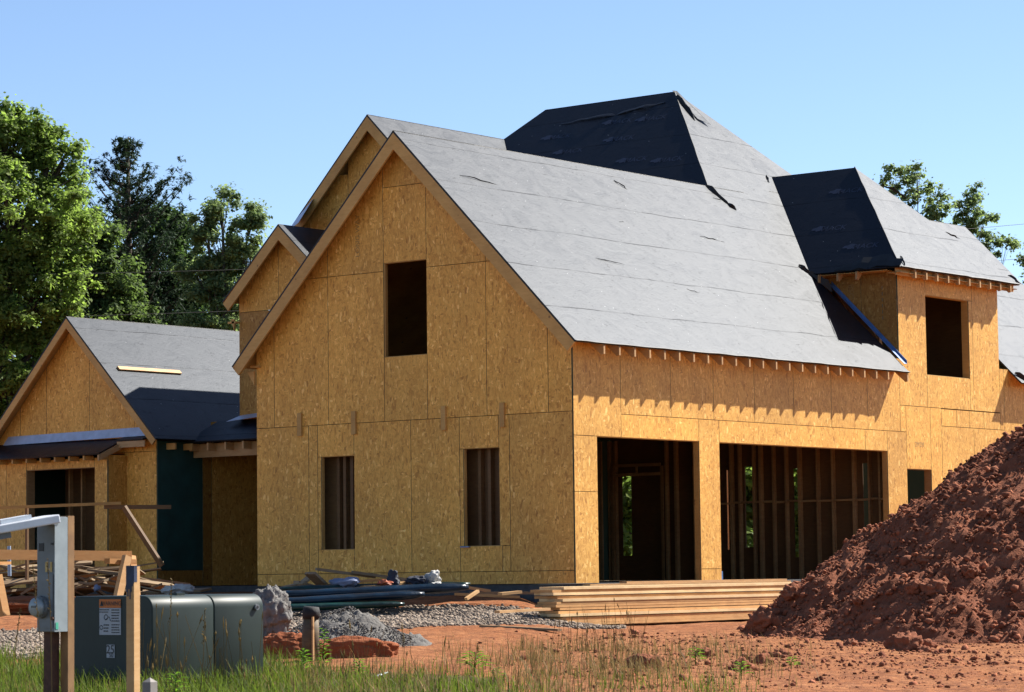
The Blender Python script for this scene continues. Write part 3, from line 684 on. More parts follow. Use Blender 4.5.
for s in SS:
    for q in QQ:
        x, y = wp(s, q); V.append((x, y, gz(x, y))); grav.append(gravel_m(max(s, 1), q) if 25 < s < 50 else 0.); grs.append(1. if s > 62 or s < 20 else grass_m(s, q)*.75*(1 if 512+q/s*F < 500 else .5))
ns, nq = len(SS), len(QQ); I = np.arange(ns*nq).reshape(ns, nq)
Fq = np.stack([I[:-1, :-1], I[:-1, 1:], I[1:, 1:], I[1:, :-1]], -1).reshape(-1, 4)
g = np_mesh('ground', np.array(V), Fq, np.full(len(Fq), .5), 'earth', None, True)
for nm, arr in (('gravel', grav), ('grassy', grs)):
    a = g.data.attributes.new(nm, 'FLOAT', 'POINT'); a.data.foreach_set('value', np.array(arr, dtype=np.float32))
tag(g, kind='structure')

# ------------------------------------------------------------------ lumps (stones, clods)
def ico(sub=1):
    import bmesh
    bm = bmesh.new(); bmesh.ops.create_icosphere(bm, subdivisions=sub, radius=1)
    v = np.array([x.co[:] for x in bm.verts]); f = np.array([[x.index for x in t.verts] for t in bm.faces]); bm.free(); return v, f
ICO1 = ico(1); ICO2 = ico(2); ICO3 = ico(3)
def lumps(name, pos, rad, mat, ic=ICO1, flat=.75, jit=.28, parent=None):
    v0, f0 = ic; n = len(pos); V = []; Fs = []; T = []
    base = []
    for k in range(12):
        r = 1+RNG.uniform(-jit, jit, (len(v0), 1)); b = v0*r; b = b*RNG.uniform(.7, 1.25, (1, 3)); base.append(b)
    for i in range(n):
        a, b_, c = RNG.uniform(0, 6.28, 3); R = np.array(Matrix.Rotation(a, 3, 'Z') @ Matrix.Rotation(b_, 3, 'X') @ Matrix.Rotation(c, 3, 'Z'))
        w = (base[i % 12] @ R.T)*rad[i]; w[:, 2] *= flat
        V.append(w+np.array(pos[i])); Fs.append(f0+i*len(v0)); T.append(np.full(len(f0), RNG.uniform(0, 1)))
    return np_mesh(name, np.concatenate(V), np.concatenate(Fs), np.concatenate(T), mat, parent)
def boulder(name, c, dims, mat, rz=0, rough=.16, seed=0, sub=4, fq=1.6, power=1.0):
    v, f = ico(sub); out = []
    for p in v:
        P_ = Vector(p); q = Vector([math.copysign(abs(a)**power, a) for a in P_])
        n = noise.noise(P_*fq+Vector((seed*7.1, 0, 0)))*rough*1.6+noise.noise(P_*fq*3.1+Vector((0, seed*3.3, 0)))*rough*.7+noise.noise(P_*fq*8+Vector((0, seed*3.3, 0)))*rough*.3
        q = q*(1+n); out.append((q.x*dims[0], q.y*dims[1], q.z*dims[2]))
    V = np.array(out) @ np.array(Matrix.Rotation(rz, 3, 'Z')).T
    o = np_mesh(name, V, f, np.full(len(f), .5), mat); o.location = c
    return o
# gravel stones
pos = []; rad = []
while len(pos) < 11000:
    s = random.uniform(31, 42); px = random.uniform(-30, 620); q = (px-512)/F*s
    if random.random() > gravel_m(s, q): continue
    x, y = wp(s, q)
    if x < .15 and y > -.1 and px > 200: continue
    r = random.uniform(.014, .034); pos.append((x, y, gz(x, y)+r*.3)); rad.append(r)
tag(lumps('gravel', pos, rad, 'stone'), kind='stuff')
# ------------------------------------------------------------------ dirt mound
MS, MQ = 37.0, 7.9; mcx, mcy = wp(MS, MQ)
def mound_h(x, y):
    dx, dy = x-mcx, y-mcy; r = math.hypot(dx, dy); th = math.atan2(dy, dx)
    R = 4.85*(1+.05*math.sin(3*th+1)+.03*math.sin(7*th))
    t = r/R
    h = 3.55*max(0, 1-t)
    h = h if h < 2.7 else 2.7+(h-2.7)*.5
    h += .06*math.sin(min(1, t)*math.pi)            # slightly hollow flank
    if t < 1.05:
        k = min(1, (1.08-t)*6)
        p = Vector((x, y, 0))
        h += k*(.16*noise.noise(p*.9)+.13*noise.noise(p*2.3)+.045*(1-abs(noise.noise(p*5.1))*2)+.05*noise.noise(p*11)+.045*noise.noise(p*19)+.02*noise.noise(p*37))
    return h
def mz(x, y): return max(gz(x, y)-.05, gz(x, y)*1.0+mound_h(x, y)-.06)
n = 230; V = []; ext = 5.6
for i in range(n):
    for j in range(n):
        x = mcx-ext+2*ext*i/(n-1); y = mcy-ext+2*ext*j/(n-1); h = mound_h(x, y)
        z = gz(x, y)+h-.06
        V.append((x+.03*noise.noise(Vector((x*9, y*9, 3))), y+.03*noise.noise(Vector((x*9, y*9, 9))), z if h > 0.0 else gz(x, y)-.08))
I = np.arange(n*n).reshape(n, n); Fq = np.stack([I[:-1, :-1], I[1:, :-1], I[1:, 1:], I[:-1, 1:]], -1).reshape(-1, 4)
mo = np_mesh('dirt_mound', np.array(V), Fq, np.full(len(Fq), .5), 'mound_dirt')
tag(mo, 'tall heap of red brown excavated dirt rising at the right beside the garage', 'dirt mound')
pos = []; rad = []
while len(pos) < 20000:
    a = random.uniform(0, 6.283); r = 4.95*math.sqrt(random.uniform(0.02, 1)); x = mcx+r*math.cos(a); y = mcy+r*math.sin(a)
    s, q = sq(x, y)
    if s > MS+2.6: continue
    q2 = min(.11, .0125*math.exp(random.gauss(0, .55))+.006)
    pos.append((x, y, max(gz(x, y), gz(x, y)+mound_h(x, y)-.06)+q2*.25)); rad.append(q2)
while len(pos) < 24500:      # scatter on the bare ground round the foot
    s = 23.5+13*random.random()**1.1; px = random.uniform(430, 1060); q = (px-512)/F*s; x, y = wp(s, q)
    dens = max(min(1, max(.02, (px-480)/420)), .9*math.exp(-((px-660)/90)**2))*(1 if s > 27 else .35)
    if random.random() > dens: continue
    q2 = min(.07, .007*math.exp(random.gauss(0, .65))+.003)
    pos.append((x, y, gz(x, y)+q2*.3)); rad.append(q2)
tag(lumps('dirt_crumbs', pos, rad, 'clod_dirt', ICO1, .8, .42), kind='stuff')
# larger clods: things
cl = [(762, 35.9, .20, 'large rounded clod at the left foot of the dirt mound'), (788, 36.0, .13, 'second clod just right of the large clod at the mound foot'),
      (900, 31.3, .19, 'biggest pale clod lying on the smooth clay in front of the mound'), (917, 31.6, .12, 'tilted clod leaning on the right of the biggest pale clod'), (918, 31.0, .09, 'low flat clod tucked in front of the leaning clod'),
      (640, 28.3, .14, 'clod lying alone in the rough clay below the lumber stack'), (735, 27.2, .12, 'clod near the bottom edge between dry grass and the mound'),
      (700, 30.5, .10, 'small clod in the rough clay left of the mound foot'), (755, 28.4, .11, 'clod at the lower left of the mound beside green weeds'), (845, 33.0, .10, 'small clod at the lower front edge of the mound'), (775, 30.2, .10, 'clod between weeds in front of the mound foot')]
for i, (px, s, r, lab) in enumerate(cl):
    p = gat(px, s); zz = mz(p.x, p.y)
    tag(boulder('dirt_clod', (p.x, p.y, zz+r*.45), (r*1.2, r*.9, r*.8), 'clod_dirt', i*1.3, .3, i, 4, 2.4), lab, 'clod', 'large clods of dirt')
for i, (px, py, r, lab) in enumerate([(932, 590, .21, 'large grey brown boulder of dirt half way up the mound front'), (915, 588, .15, 'pale flat clod beside the boulder on the mound front'), (970, 572, .16, 'pale rounded clod on the mound flank near the right edge'),
                                     (925, 560, .13, 'clod on the mound flank above the boulder'), (860, 600, .12, 'clod low on the left flank of the mound'), (985, 515, .14, 'clod high on the mound near the right edge')]):
    # march along the sight line until the mound surface is met
    s = 31.
    while s < 40:
        p = at(px, py, s)
        if p.z < gz(p.x, p.y)+mound_h(p.x, p.y)-.05: break
        s += .05
    tag(boulder('dirt_clod', p, (r*.85, r*.65, r*.6), 'clod_dirt', i*1.1, .3, i+20, 4, 2.6), lab, 'clod', 'large clods of dirt')

# ------------------------------------------------------------------ lumber stack
L0 = Vector((1.84, -2.72, -.60)); ld = Vector((.03, 6.1, .0)).normalized(); side = Vector((-1, 0, 0))
up = side.cross(ld).normalized(); up = up if up.z > 0 else -up
lay = 0; zc = .02; names = ['lowest', 'second', 'third', 'fourth', 'fifth', 'sixth', 'seventh', 'eighth', 'ninth', 'tenth', 'eleventh', 'twelfth', 'thirteenth', 'top']
offs = [0.0, .05, .02, -.04, 0, .03, -.06, -.03, .02, .0, -.02, -.03, .15, .10]
for k in range(13):
    gap_ = .012 if k in (2, 4, 9) else .002
    inset = 0 if k < 2 else .025 if k < 4 else .07 if k < 9 else .15
    for c, (cw, cn) in enumerate(((.235, 'front'), (.235, 'rear'))):
        st = L0+ld*(offs[k]+(.12 if c else 0)+random.uniform(-.05, .06))+side*(c*.245+inset+.118)+up*(zc+.019)
        ln = 6.5+random.uniform(-.12, .12)
        b = MB().beam(st-side*(.02 if k in (3, 8, 10, 12) else random.uniform(0, .012)), st-side*(.02 if k in (3, 8, 10, 12) else random.uniform(0, .012))+ld*ln, cw, .038, up, tone=random.choice((.35, .5, .55, .7, .8)))
        o = b.build('lumber_board', 'sunlit_strip_lumber' if k in (3, 8, 10, 12) else 'warm_lumber')  # paler boards painted in for the sunlit top strips of the stack
        tag(o, '%s new pine board in the %s column of the lumber stack before the garage' % (names[k], cn), 'board', 'boards of the lumber stack')
    zc += .038+gap_
top = L0+up*(zc+.02)
for i, (a, b, sx, lab) in enumerate(((1.5, 6.9, .72, 'long board leaning behind the top of the lumber stack'), (2.6, 7.0, .86, 'rearmost long board sticking out past the lumber stack'))):
    st = top+side*sx+up*(-.02+.03*i)
    tag(MB().beam(st+ld*a, st+ld*b, .14, .05, up, tone=.2).build('lumber_board', 'lumber'), lab, 'board', 'boards of the lumber stack')
# loose boards left of the stack
def board(a, b, w, h, lab, mat='lumber', tone=.5, grp=None, cat='board', name='loose_board', up=(0, 0, 1)):
    return tag(MB().beam(a, b, w, h, up, tone=tone).build(name, mat), lab, cat, grp)
board(at(497, 612, 38.6), at(548, 609, 39.6), .09, .035, 'short pale board end poking out left of the lumber stack')
board(gat(478, 37.8)+Vector((0, 0, .02)), gat(556, 37.0)+Vector((0, 0, .05)), .09, .03, 'weathered board lying flat on the clay below the stack end', 'scrap_wood', .3)

# ------------------------------------------------------------------ scrap pile by the gable wall
def gp2(px, py, s): return at(px, py, s)
piles = [((316, 569), (375, 577), 41.6, .10, 'scrap_wood', .45, 'long weathered board leaning low on the gable wall, left one'),
         ((352, 572), (432, 583), 41.7, .14, 'scrap_wood', .35, 'wide weathered plank sloping behind the scrap heap'),
         ((421, 580), (490, 591), 41.5, .10, 'lumber', .4, 'straight pale board sloping down to the right of the scrap heap'),
         ((352, 582), (392, 579), 41.0, .09, 'rail_wood', .6, 'orange toned board lying on the scrap heap centre'),
         ((380, 588), (402, 583), 40.9, .18, 'lumber', .4, 'broad pale offcut resting on the wrapped bundle'),
         ((455, 594), (519, 597), 41.2, .09, 'lumber', .3, 'board lying on the ground below the right end of the scrap heap'),
         ((470, 593), (546, 593), 41.5, .06, 'scrap_wood', .2, 'thin dark board lying along the foot of the wall'),
         ((300, 585), (312, 575), 41.3, .10, 'scrap_wood', .5, 'left leg of the small propped offcut pair'),
         ((310, 573), (327, 589), 41.1, .22, 'scrap_wood', .45, 'square scrap panel propped up on the left of the heap'),
         ((283, 588), (300, 584), 41.2, .12, 'scrap_wood', .4, 'short scrap block at the left end of the heap'),
         ((466, 599), (478, 591), 40.6, .05, 'lumber', .8, 'small bright splinter standing beside the bundle end'),
         ((500, 594), (520, 592), 40.9, .10, 'lumber', .3, 'little block of wood on the board by the wall foot')]
piles += [((296, 582), (322, 589), 41.4, .16, 'scrap_wood', .3, 'dusty scrap board flat at the left end of the heap'), ((362, 587), (396, 586), 40.8, .12, 'lumber', .3, 'pale scrap board half hidden among the bags'),
 ((404, 581), (424, 588), 41.2, .16, 'scrap_wood', .6, 'wide scrap board between the orange sheet and the white bag'), ((330, 590), (352, 586), 41.0, .10, 'scrap_wood', .7, 'short scrap board under the pale blue plastic sheet')]
for (a, b, s, w, m, t, lab) in piles:
    board(at(*a, s), at(*b, s+.25), w, .04, lab, m, t, 'scrap boards by the gable wall', 'scrap board', 'scrap_board')
def bundle(p0, p1, s, r, mat, lab, ecc=1.6, sag=.02):
    a = at(*p0, s); b = at(*p1, s+.5); m = MB(); n = 26; pts = []; k = 14
    vs = []; fs = []
    d = (b-a).normalized(); sd = d.cross(Vector((0, 0, 1))).normalized(); u = sd.cross(d)
    for i in range(n):
        t = i/(n-1); c = a.lerp(b, t); rr = r*(.55+.45*min(1, min(t, 1-t)*10))*(1+.07*noise.noise(Vector((t*9, r*50, 0))))
        for j in range(k):
            th = 2*math.pi*j/k; q = 1+.10*noise.noise(Vector((t*14, math.cos(th)*1.5, math.sin(th)*1.5+r*30)))
            vs.append(c+sd*(rr*ecc*q*math.cos(th))+u*(rr*q*math.sin(th)))
    for i in range(n-1):
        for j in range(k): fs.append((i*k+j, i*k+(j+1) % k, (i+1)*k+(j+1) % k, (i+1)*k+j))
    fs.append(tuple(range(k))[::-1]); fs.append(tuple((n-1)*k+j for j in range(k)))
    m.add(vs, fs); return tag(m.build('wrapped_bundle', mat, None, True), lab, 'bundle', 'plastic wrapped bundles')
bundle((270, 596), (468, 587), 40.4, .075, 'wrap_blue', 'long glossy dark blue wrapped bundle lying before the gable wall')
bundle((268, 603), (424, 594), 40.0, .065, 'wrap_blue', 'lower blue wrapped bundle with bright highlights near the gravel', 1.8)
bundle((272, 608), (404, 604), 39.8, .05, 'wrap_green', 'dark green wrapped bundle at the very bottom by the gravel', 1.7)
bundle((280, 589), (470, 584), 40.8, .045, 'wrap_green', 'thin teal wrapped bundle along the top of the stack of bundles', 1.5)
def rag(px, py, s, dims, mat, lab, seed, name='plastic_bag', cat='bag'):
    tag(boulder(name, at(px, py, s), dims, mat, seed, .35, seed, 4, 1.3), lab, cat)
rag(344, 584, 41.0, (.30, .12, .09), 'cloth_blue', 'pale blue crumpled plastic sheet on the left of the scrap heap', 3, 'plastic_sheet', 'plastic sheet')
rag(433, 577, 41.0, (.10, .10, .10), 'cloth_white', 'white crumpled bag on the right end of the heap', 5)
rag(436, 585, 40.9, (.14, .1, .045), 'cloth_white', 'flat white scrap of plastic below the crumpled bag', 15, 'plastic_sheet', 'plastic sheet')
rag(416, 581, 41.0, (.20, .12, .07), 'cloth_dark', 'dark blue crumpled tarp beside the white bag', 6, 'tarp', 'tarp')
rag(393, 580, 41.0, (.06, .1, .13), 'cloth_dark', 'small dark bag upright in the middle of the heap', 8)
rag(385, 584, 40.9, (.15, .08, .05), 'tag_orange', 'orange red scrap of sheeting in the heap', 9, 'plastic_sheet', 'plastic sheet')
# ------------------------------------------------------------------ heap of scraps in front of the left wing
random.seed(21)
m0 = MB(); 
for k in range(46):
    px = random.uniform(-10, 172); s = random.uniform(47, 49.5)
    hgt = interp(px, [-10, 30, 90, 130, 172], [.42, .62, .55, .42, .12])*random.random()**.8
    base = at(px, 596, s); base.z = gz(base.x, base.y)+hgt
    an = random.gauss(.0, .5)+.9; tilt = random.gauss(0, .22); ln = random.uniform(.5, 1.9)
    d = Vector((math.cos(an)*math.cos(tilt), math.sin(an)*math.cos(tilt), math.sin(tilt)))
    board(base-d*ln/2, base+d*ln/2, random.choice((.09, .14, .19, .3)), random.choice((.02, .038)), 'weathered scrap board in the jumbled heap behind the meter box', 'scrap_wood', random.uniform(0, .8), 'scrap boards heaped before the left wing', 'scrap board', 'scrap_board', (random.uniform(-.4, .4), random.uniform(-.4, .4), 1))
for k, (px, py, r, lab) in enumerate(((170, 590, .085, 'pale broken concrete lump behind the green transformer, left one'), (184, 589, .095, 'pale broken concrete lump behind the green transformer, right one'))):
    tag(boulder('concrete_chunk', at(px, py, 44), (r*1.7, r, r*.8), 'cloth_white', k, .3, k+40, 4, 2), lab, 'rubble', 'rubble behind the transformer')
tag(boulder('concrete_chunk', at(97, 588, 45), (.06, .05, .05), 'cloth_blue', 1, .3, 44, 3, 2), 'small pale blue scrap in the heap behind the meter box', 'rubble')
# clay bank behind gravel at the left edge
tag(boulder('clay_bank', at(5, 606, 41.5), (1.9, .5, .13), 'clay_block', .6, .18, 9, 5, 2), 'low red clay bank at the left edge behind the gravel', 'clay bank')
# ------------------------------------------------------------------ concrete chunk, rubble and clay blocks in the middle
tag(boulder('concrete_chunk', at(270, 613, 36.2), (.27, .25, .33), 'concrete', .3, .17, 2, 5, 3.2), 'big grey concrete lump right of the green transformer', 'rubble')
def drape(name, c, dims, mat, seed, lab, cat, rz):
    n = 70; V = []
    for i in range(n):
        for j in range(n):
            u = -1+2*i/(n-1); v = -1+2*j/(n-1); r = math.hypot(u, v)
            h = max(0, 1-r)**.8*(1.15-.45*u); p = Vector((u*dims[0], v*dims[1], 0))
            z = h*dims[2]+(.12*noise.noise(p*2.6+Vector((seed, 0, 0)))+.05*noise.noise(p*11)+.035*noise.noise(p*26))*min(1, max(0, (1.05-r)*5))-(.05 if r > .98 else 0)
            V.append((u*dims[0], v*dims[1], z))
    I = np.arange(n*n).reshape(n, n); Fq = np.stack([I[:-1, :-1], I[1:, :-1], I[1:, 1:], I[:-1, 1:]], -1).reshape(-1, 4)
    V = np.array(V) @ np.array(Matrix.Rotation(rz, 3, 'Z')).T
    o = np_mesh(name, V, Fq, np.full(len(Fq), .5), mat); o.location = c; tag(o, lab, cat); return o
c = gat(348, 33.8); drape('rubble_pile', (c.x, c.y, c.z-.02), (1.0, .75, .38), 'grey_rubble', 3, 'sloping grey pile of mortar rubble spilling onto the clay', 'rubble pile', YAW)
pos = []; rad = []
for i in range(2600):
    a = random.uniform(0, 6.28); r = math.sqrt(random.random()); u, v = r*math.cos(a), r*math.sin(a)
    h = max(0, 1-r)**.8*(1.15-.45*u)*.42
    x = c.x+math.cos(YAW)*u*.95-math.sin(YAW)*v*.75; y = c.y+math.sin(YAW)*u*.95+math.cos(YAW)*v*.75
    pos.append((x, y, c.z-.01+h)); rad.append(random.uniform(.006, .018))
tag(lumps('rubble_bits', pos, rad, 'grey_rubble'), kind='stuff')
for i, (px, py, s, d, lab) in enumerate([(288, 651, 31.4, (.26, .2, .19), 'upright red clay block beside the dark topped pipe'), (276, 650, 31.9, (.14, .2, .17), 'narrow red clay block against the transformer side'), (352, 652, 31.2, (.46, .22, .16), 'long flat red clay block right of the dark topped pipe')]):
    tag(boulder('clay_block', at(px, py, s), d, 'clay_block', YAW+.1*i, .16, i+60, 5, 2.0, .72), lab, 'clay block')
# stub pipe/post with a black top
p = gat(308, 30.6); pr = thing('short_post', 'short leaning dark post with a black tarred top in the weeds', 'post', p)
topz = at(309, 607, 30.6).z-p.z
MB().tube([(0, 0, -.1), (.0, 0, topz*.5), (.01, 0, topz*.8)], [.10, .095, .085], 12).build('shaft', 'tar_wood', pr, True)
MB().tube([(.01, 0, topz*.78), (.01, 0, topz*.9), (.015, 0, topz)], [.093, .10, .085], 12).build('tarred_top', 'black_tar', pr, True)
MB().beam((.09, -.06, 0), (.09, -.06, topz*.82), .02, .02, (1, 0, 0), tone=.8).build('splinter', 'lumber', pr)

# ------------------------------------------------------------------ transformer cabinet
TC = gat(150.5, 24.4)
tr = thing('transformer_cabinet', 'green steel pad mounted transformer cabinet with rounded top edges', 'transformer', (TC.x, TC.y, TC.z), None, 0)
TW, TL, TH = 1.0, 1.40, .84; RT = .115
def cabinet(y0, y1, name):
    m = MB(); prof = []
    def arc(cx, cz, a0, a1):
        return [(cx+RT*math.cos(a0+(a1-a0)*i/8), cz+RT*math.sin(a0+(a1-a0)*i/8)) for i in range(9)]
    prof = [(0, .10)]+arc(-RT, TH-RT, 0, math.pi/2)+[(-TW+.03, TH), (-TW, TH-.03), (-TW, .10)]
    n = len(prof); vs = [(x, y0, z) for x, z in prof]+[(x, y1, z) for x, z in prof]
    fs = [list(range(n))[::-1], list(range(n, 2*n))]+[[i, (i+1) % n, n+(i+1) % n, n+i] for i in range(n)]
    m.add(vs, fs); o = m.build(name, 'transformer_green', tr, False)
    bv = o.modifiers.new('bevel', 'BEVEL'); bv.width = .012; bv.segments = 2; bv.limit_method = 'ANGLE'; bv.angle_limit = math.radians(50)
    for i, pl in enumerate(o.data.polygons): pl.use_smooth = i >= 2
    return o
cabinet(0, .76, 'front_hood'); cabinet(.766, TL, 'rear_tank')
MB().box(-TW+.03, -.03, .03, TL-.03, -.2, .12, tone=.2).build('base_skirt', 'label_black', tr)
MB().box(-TW-.06, .06, -.06, TL+.06, -.3, .0, tone=.3).build('pad', 'foundation', tr)
MB().tube([(.0, TL-.1, .72), (.022, TL-.1, .72)], .028, 12).build('bolt', 'meter_grey', tr); MB().tube([(.018, TL-.1, .72), (.026, TL-.1, .72)], .012, 8).build('bolt', 'label_black', tr)
MB().box(-.2, -.1, .4, .5, TH+.001, TH+.02).build('lifting_lug', 'transformer_green', tr)
# label: lies on the -Y face
lb = MB().box(-.655, -.385, -.006, -.0015, .50, .735, tone=.5).build('warning_label', 'label_white', tr)
lo = MB().box(-.657, -.387, -.0062, -.0015, .737, .812, tone=.5).build('warning_band', 'label_orange', tr)
text_mesh('WARNING', .052, (-.505, -.0085, .773), (1, 0, 0), (0, 0, 1), 'label_black', lo, 'lettering')
MB().poly([(-.648, -.0085, .752), (-.60, -.0085, .752), (-.624, -.0085, .80)], (0, -1, 0), .001).build('warning_triangle', 'label_black', lo)
def bars(par, x0, x1, z0, z1, n, h=.4):
    m = MB()
    for i in range(n):
        z = z1-(z1-z0)*(i+.5)/n; dz = (z1-z0)/n*h/2; x = x0
        while x < x1-.01:
            w_ = random.uniform(.012, .035); m.box(x, min(x1, x+w_), -.0088, -.0062, z-dz, z+dz); x += w_+.006
    m.build('fine_print', 'label_black', par)
bars(lb, -.65, -.53, .69, .73, 2); bars(lb, -.50, -.40, .61, .73, 5); bars(lb, -.60, -.53, .52, .60, 3); bars(lb, -.50, -.40, .51, .60, 4)
m = MB()
for cx, cz, r_ in ((-.57, .655, .022), (-.63, .565, .018)):
    if r_:
        pts = [(cx+r_*math.cos(t_*.5), -.0075, cz+r_*math.sin(t_*.5)) for t_ in range(13)]; m.tube(pts, .003, 4)
m.tube([(-.58, -.0075, .63), (-.53, -.0075, .66), (-.51, -.0075, .62)], .003, 4); m.build('pictogram', 'label_black', lb)
nb = MB().box(-.565, -.465, -.005, -.0015, .30, .415, tone=.5).build('number_plate', 'label_white', tr)
text_mesh('25', .105, (-.515, -.0075, .370), (1, 0, 0), (0, 0, 1), 'label_black', nb, 'number'); text_mesh('50', .055, (-.505, -.0075, .322), (1, 0, 0), (0, 0, 1), 'label_black', nb, 'number')

# ------------------------------------------------------------------ meter pedestal
M0 = gat(66, 20.5); zb = gz(M0.x, M0.y)
mp = thing('meter_pedestal', 'grey electric meter box with a raised white cover on a wooden post', 'meter box', (M0.x, M0.y, zb))
pz = lambda py: at(50, py, 20.5).z-zb
MB().box(-.075, .006, .001, .062, -.3, pz(516), tone=.35).build('wooden_post', 'old_wood', mp)
MB().box(-.175, -.085, -.07, .0, -.3, pz(630), tone=.5).build('steel_post', 'rust', mp)
z0, z1 = pz(632), pz(517)
bx = MB(); bx.box(-.19, .0, -.125, -.002, z0, z1, tone=.5); body = bx.build('meter_cabinet', 'meter_grey', mp)
bv = body.modifiers.new('bevel', 'BEVEL'); bv.width = .007; bv.segments = 2
MB().box(.001, .006, -.128, -.003, z0+.003, z1-.003, tone=.5).build('sunlit_side', 'meter_light', mp)  # thin lighter skin, the sunlit look of this side put into its colour
MB().box(-.178, -.012, -.132, -.126, z0+.03, z0+.42, tone=.5).build('lower_door', 'meter_grey', mp)
MB().box(-.165, -.115, -.129, -.126, pz(551), pz(543), tone=.5).build('breaker_slot', 'label_black', mp)
MB().box(-.035, -.012, -.132, -.126, pz(545), pz(543)).build('latch', 'label_black', mp)
for xx in (-.085, -.035): MB().box(xx-.011, xx+.011, -.1295, -.126, pz(572), pz(562)).build('sticker', 'brass_sticker', mp)
zc = pz(607)
MB().tube([(-.13, -.126, zc), (-.13, -.15, zc), (-.13, -.165, zc)], [.082, .082, .079], 24).build('meter_ring', 'meter_grey', mp)
MB().tube([(-.13, -.16, zc), (-.13, -.195, zc), (-.13, -.21, zc)], [.070, .068, .055], 24).build('meter_glass', 'meter_light', mp, True)
MB().box(-.155, -.105, -.214, -.2085, zc-.004, zc+.012).build('meter_display', 'glass_dark', mp)
MB().box(.0065, .009, -.12, -.095, z0+.02, z0+.07).build('green_tag', 'green_tag', mp)
MB().tube([(-.01, -.13, z0+.10), (-.01, -.145, z0+.10)], .014, 10).build('bolt', 'rust', mp)
ca = at(53, 519, 20.35)-M0; cb = at(-14, 531, 20.1)-M0
lid = MB().beam(ca, cb, .30, .062, tone=.5).build('open_cover', 'cover_white', mp)
bv = lid.modifiers.new('bevel', 'BEVEL'); bv.width = .008; bv.segments = 2
MB().beam(ca.lerp(cb, .35)+Vector((0, -.02, .045)), ca.lerp(cb, .8)+Vector((0, -.02, .045)), .16, .03, tone=.5).build('cover_rib', 'cover_white', mp)
MB().beam(ca.lerp(cb, .7)-Vector((0, 0, .05)), cb-Vector((0, 0, .05)), .2, .05, tone=.5).build('cover_lip', 'meter_grey', mp)
MB().box(-.04, .01, -.14, -.10, z1-.06, z1-.005).build('hinge', 'meter_grey', mp)

# ------------------------------------------------------------------ stakes
p = gat(131.5, 19.6); st = thing('survey_stake', 'square wooden survey stake with dark blue painted top', 'stake', p, None, .15)
zt = at(132, 566, 19.6).z-p.z; zm = at(132, 592, 19.6).z-p.z
MB().box(-.0335, .0335, -.0335, .0335, -.2, zt, tone=.8).build('shaft', 'lumber', st)
m = MB()
for i in range(7): # dripping paint on the front and side
    x = -.035+i*.0100; m.box(x, x+.0102, -.0355, -.0337, zm+(.0, -.03, .02, -.05, .0, .04, .06)[i], zt, tone=.5)
m.box(-.035, .035, -.035, .035, zt, zt+.003); m.box(.0337, .0355, -.035, .0, zm+.07, zt); m.build('painted_top', 'blue_paint', st)
p = gat(148, 19.3); zt = at(148, 679, 19.3).z-p.z
s2 = thing('short_stake', 'short grey wooden stake beside the blue topped stake', 'stake', p, None, .1)
MB().box(-.036, .036, -.036, .036, -.2, zt-.02).build('shaft', 'stake_grey', s2); MB().add([(-.036, -.036, zt-.02), (.036, -.036, zt-.02), (.036, .036, zt-.02), (-.036, .036, zt-.02), (0, 0, zt+.01)], [(0, 1, 4), (1, 2, 4), (2, 3, 4), (3, 0, 4)]).build('pointed_end', 'stake_grey', s2)

# ------------------------------------------------------------------ sawhorse style rail and batter boards
def rail_thing():
    a = at(-60, 554, 31.5); b = at(130, 556, 33.0); c = a.lerp(b, .5)
    t = thing('sawhorse', 'long orange toned timber rail on splayed legs behind the meter box', 'sawhorse', (c.x, c.y, gz(c.x, c.y)))
    def q(p): return Vector(p)-Vector(t.location)
    MB().beam(q(a), q(b), .09, .115, tone=.5).build('rail', 'rail_wood', t)
    MB().beam(q(at(107, 561, 32.6)), q(at(134, 562, 32.9)), .1, .06, tone=.3).build('brace', 'rail_wood', t)
    for (p0, p1, s) in (((127, 556), (112, 625), 32.7), ((131, 556), (139, 622), 33.1)):
        MB().beam(q(at(*p0, s)), q(at(*p1, s-.2)), .1, .06, (1, 0, 0), tone=.7).build('leg', 'rail_wood' if p0[0] > 128 else 'lumber', t)
    for (p0, p1, s) in (((-3, 575), (5, 616), 32.2), ((-20, 560), (-30, 616), 31.9)):
        MB().beam(q(at(*p0, s)), q(at(*p1, s)), .1, .07, (1, 0, 0), tone=.5).build('leg', 'rail_wood', t)
    return t
rail_thing()
board(at(-30, 564, 32.6), at(9, 563, 33.2), .07, .035, 'short board end just under the timber rail at the left edge', 'rail_wood', .7)
tag(MB().tube([at(9, 546, 33.5), at(9.5, 576, 33.5)], .022, 8).build('plastic_pipe', 'pipe_white'), 'thin pale blue pipe standing behind the timber rail', 'pipe')
bb = thing('batter_board', 'thin horizontal batter boards with a diagonal brace before the left wing', 'batter board', gat(60, 47))
def q2(p): return Vector(p)-Vector(bb.location)
MB().beam(q2(at(-30, 509, 47)), q2(at(121, 503, 47.6)), .03, .05, tone=.2).build('rail', 'rake_wood', bb)
MB().beam(q2(at(104, 507, 47.7)), q2(at(171, 507, 48)), .03, .07, tone=.3).build('rail', 'dark_plank', bb)
MB().beam(q2(at(124, 507, 47.5)), q2(at(162, 566, 47.4)), .05, .10, (1, 0, 0), tone=.3).build('brace', 'dark_plank', bb)
MB().beam(q2(at(27, 506, 47.3)), q2(at(27, 580, 47.3)), .04, .05, (1, 0, 0), tone=.3).build('upright', 'dark_plank', bb)

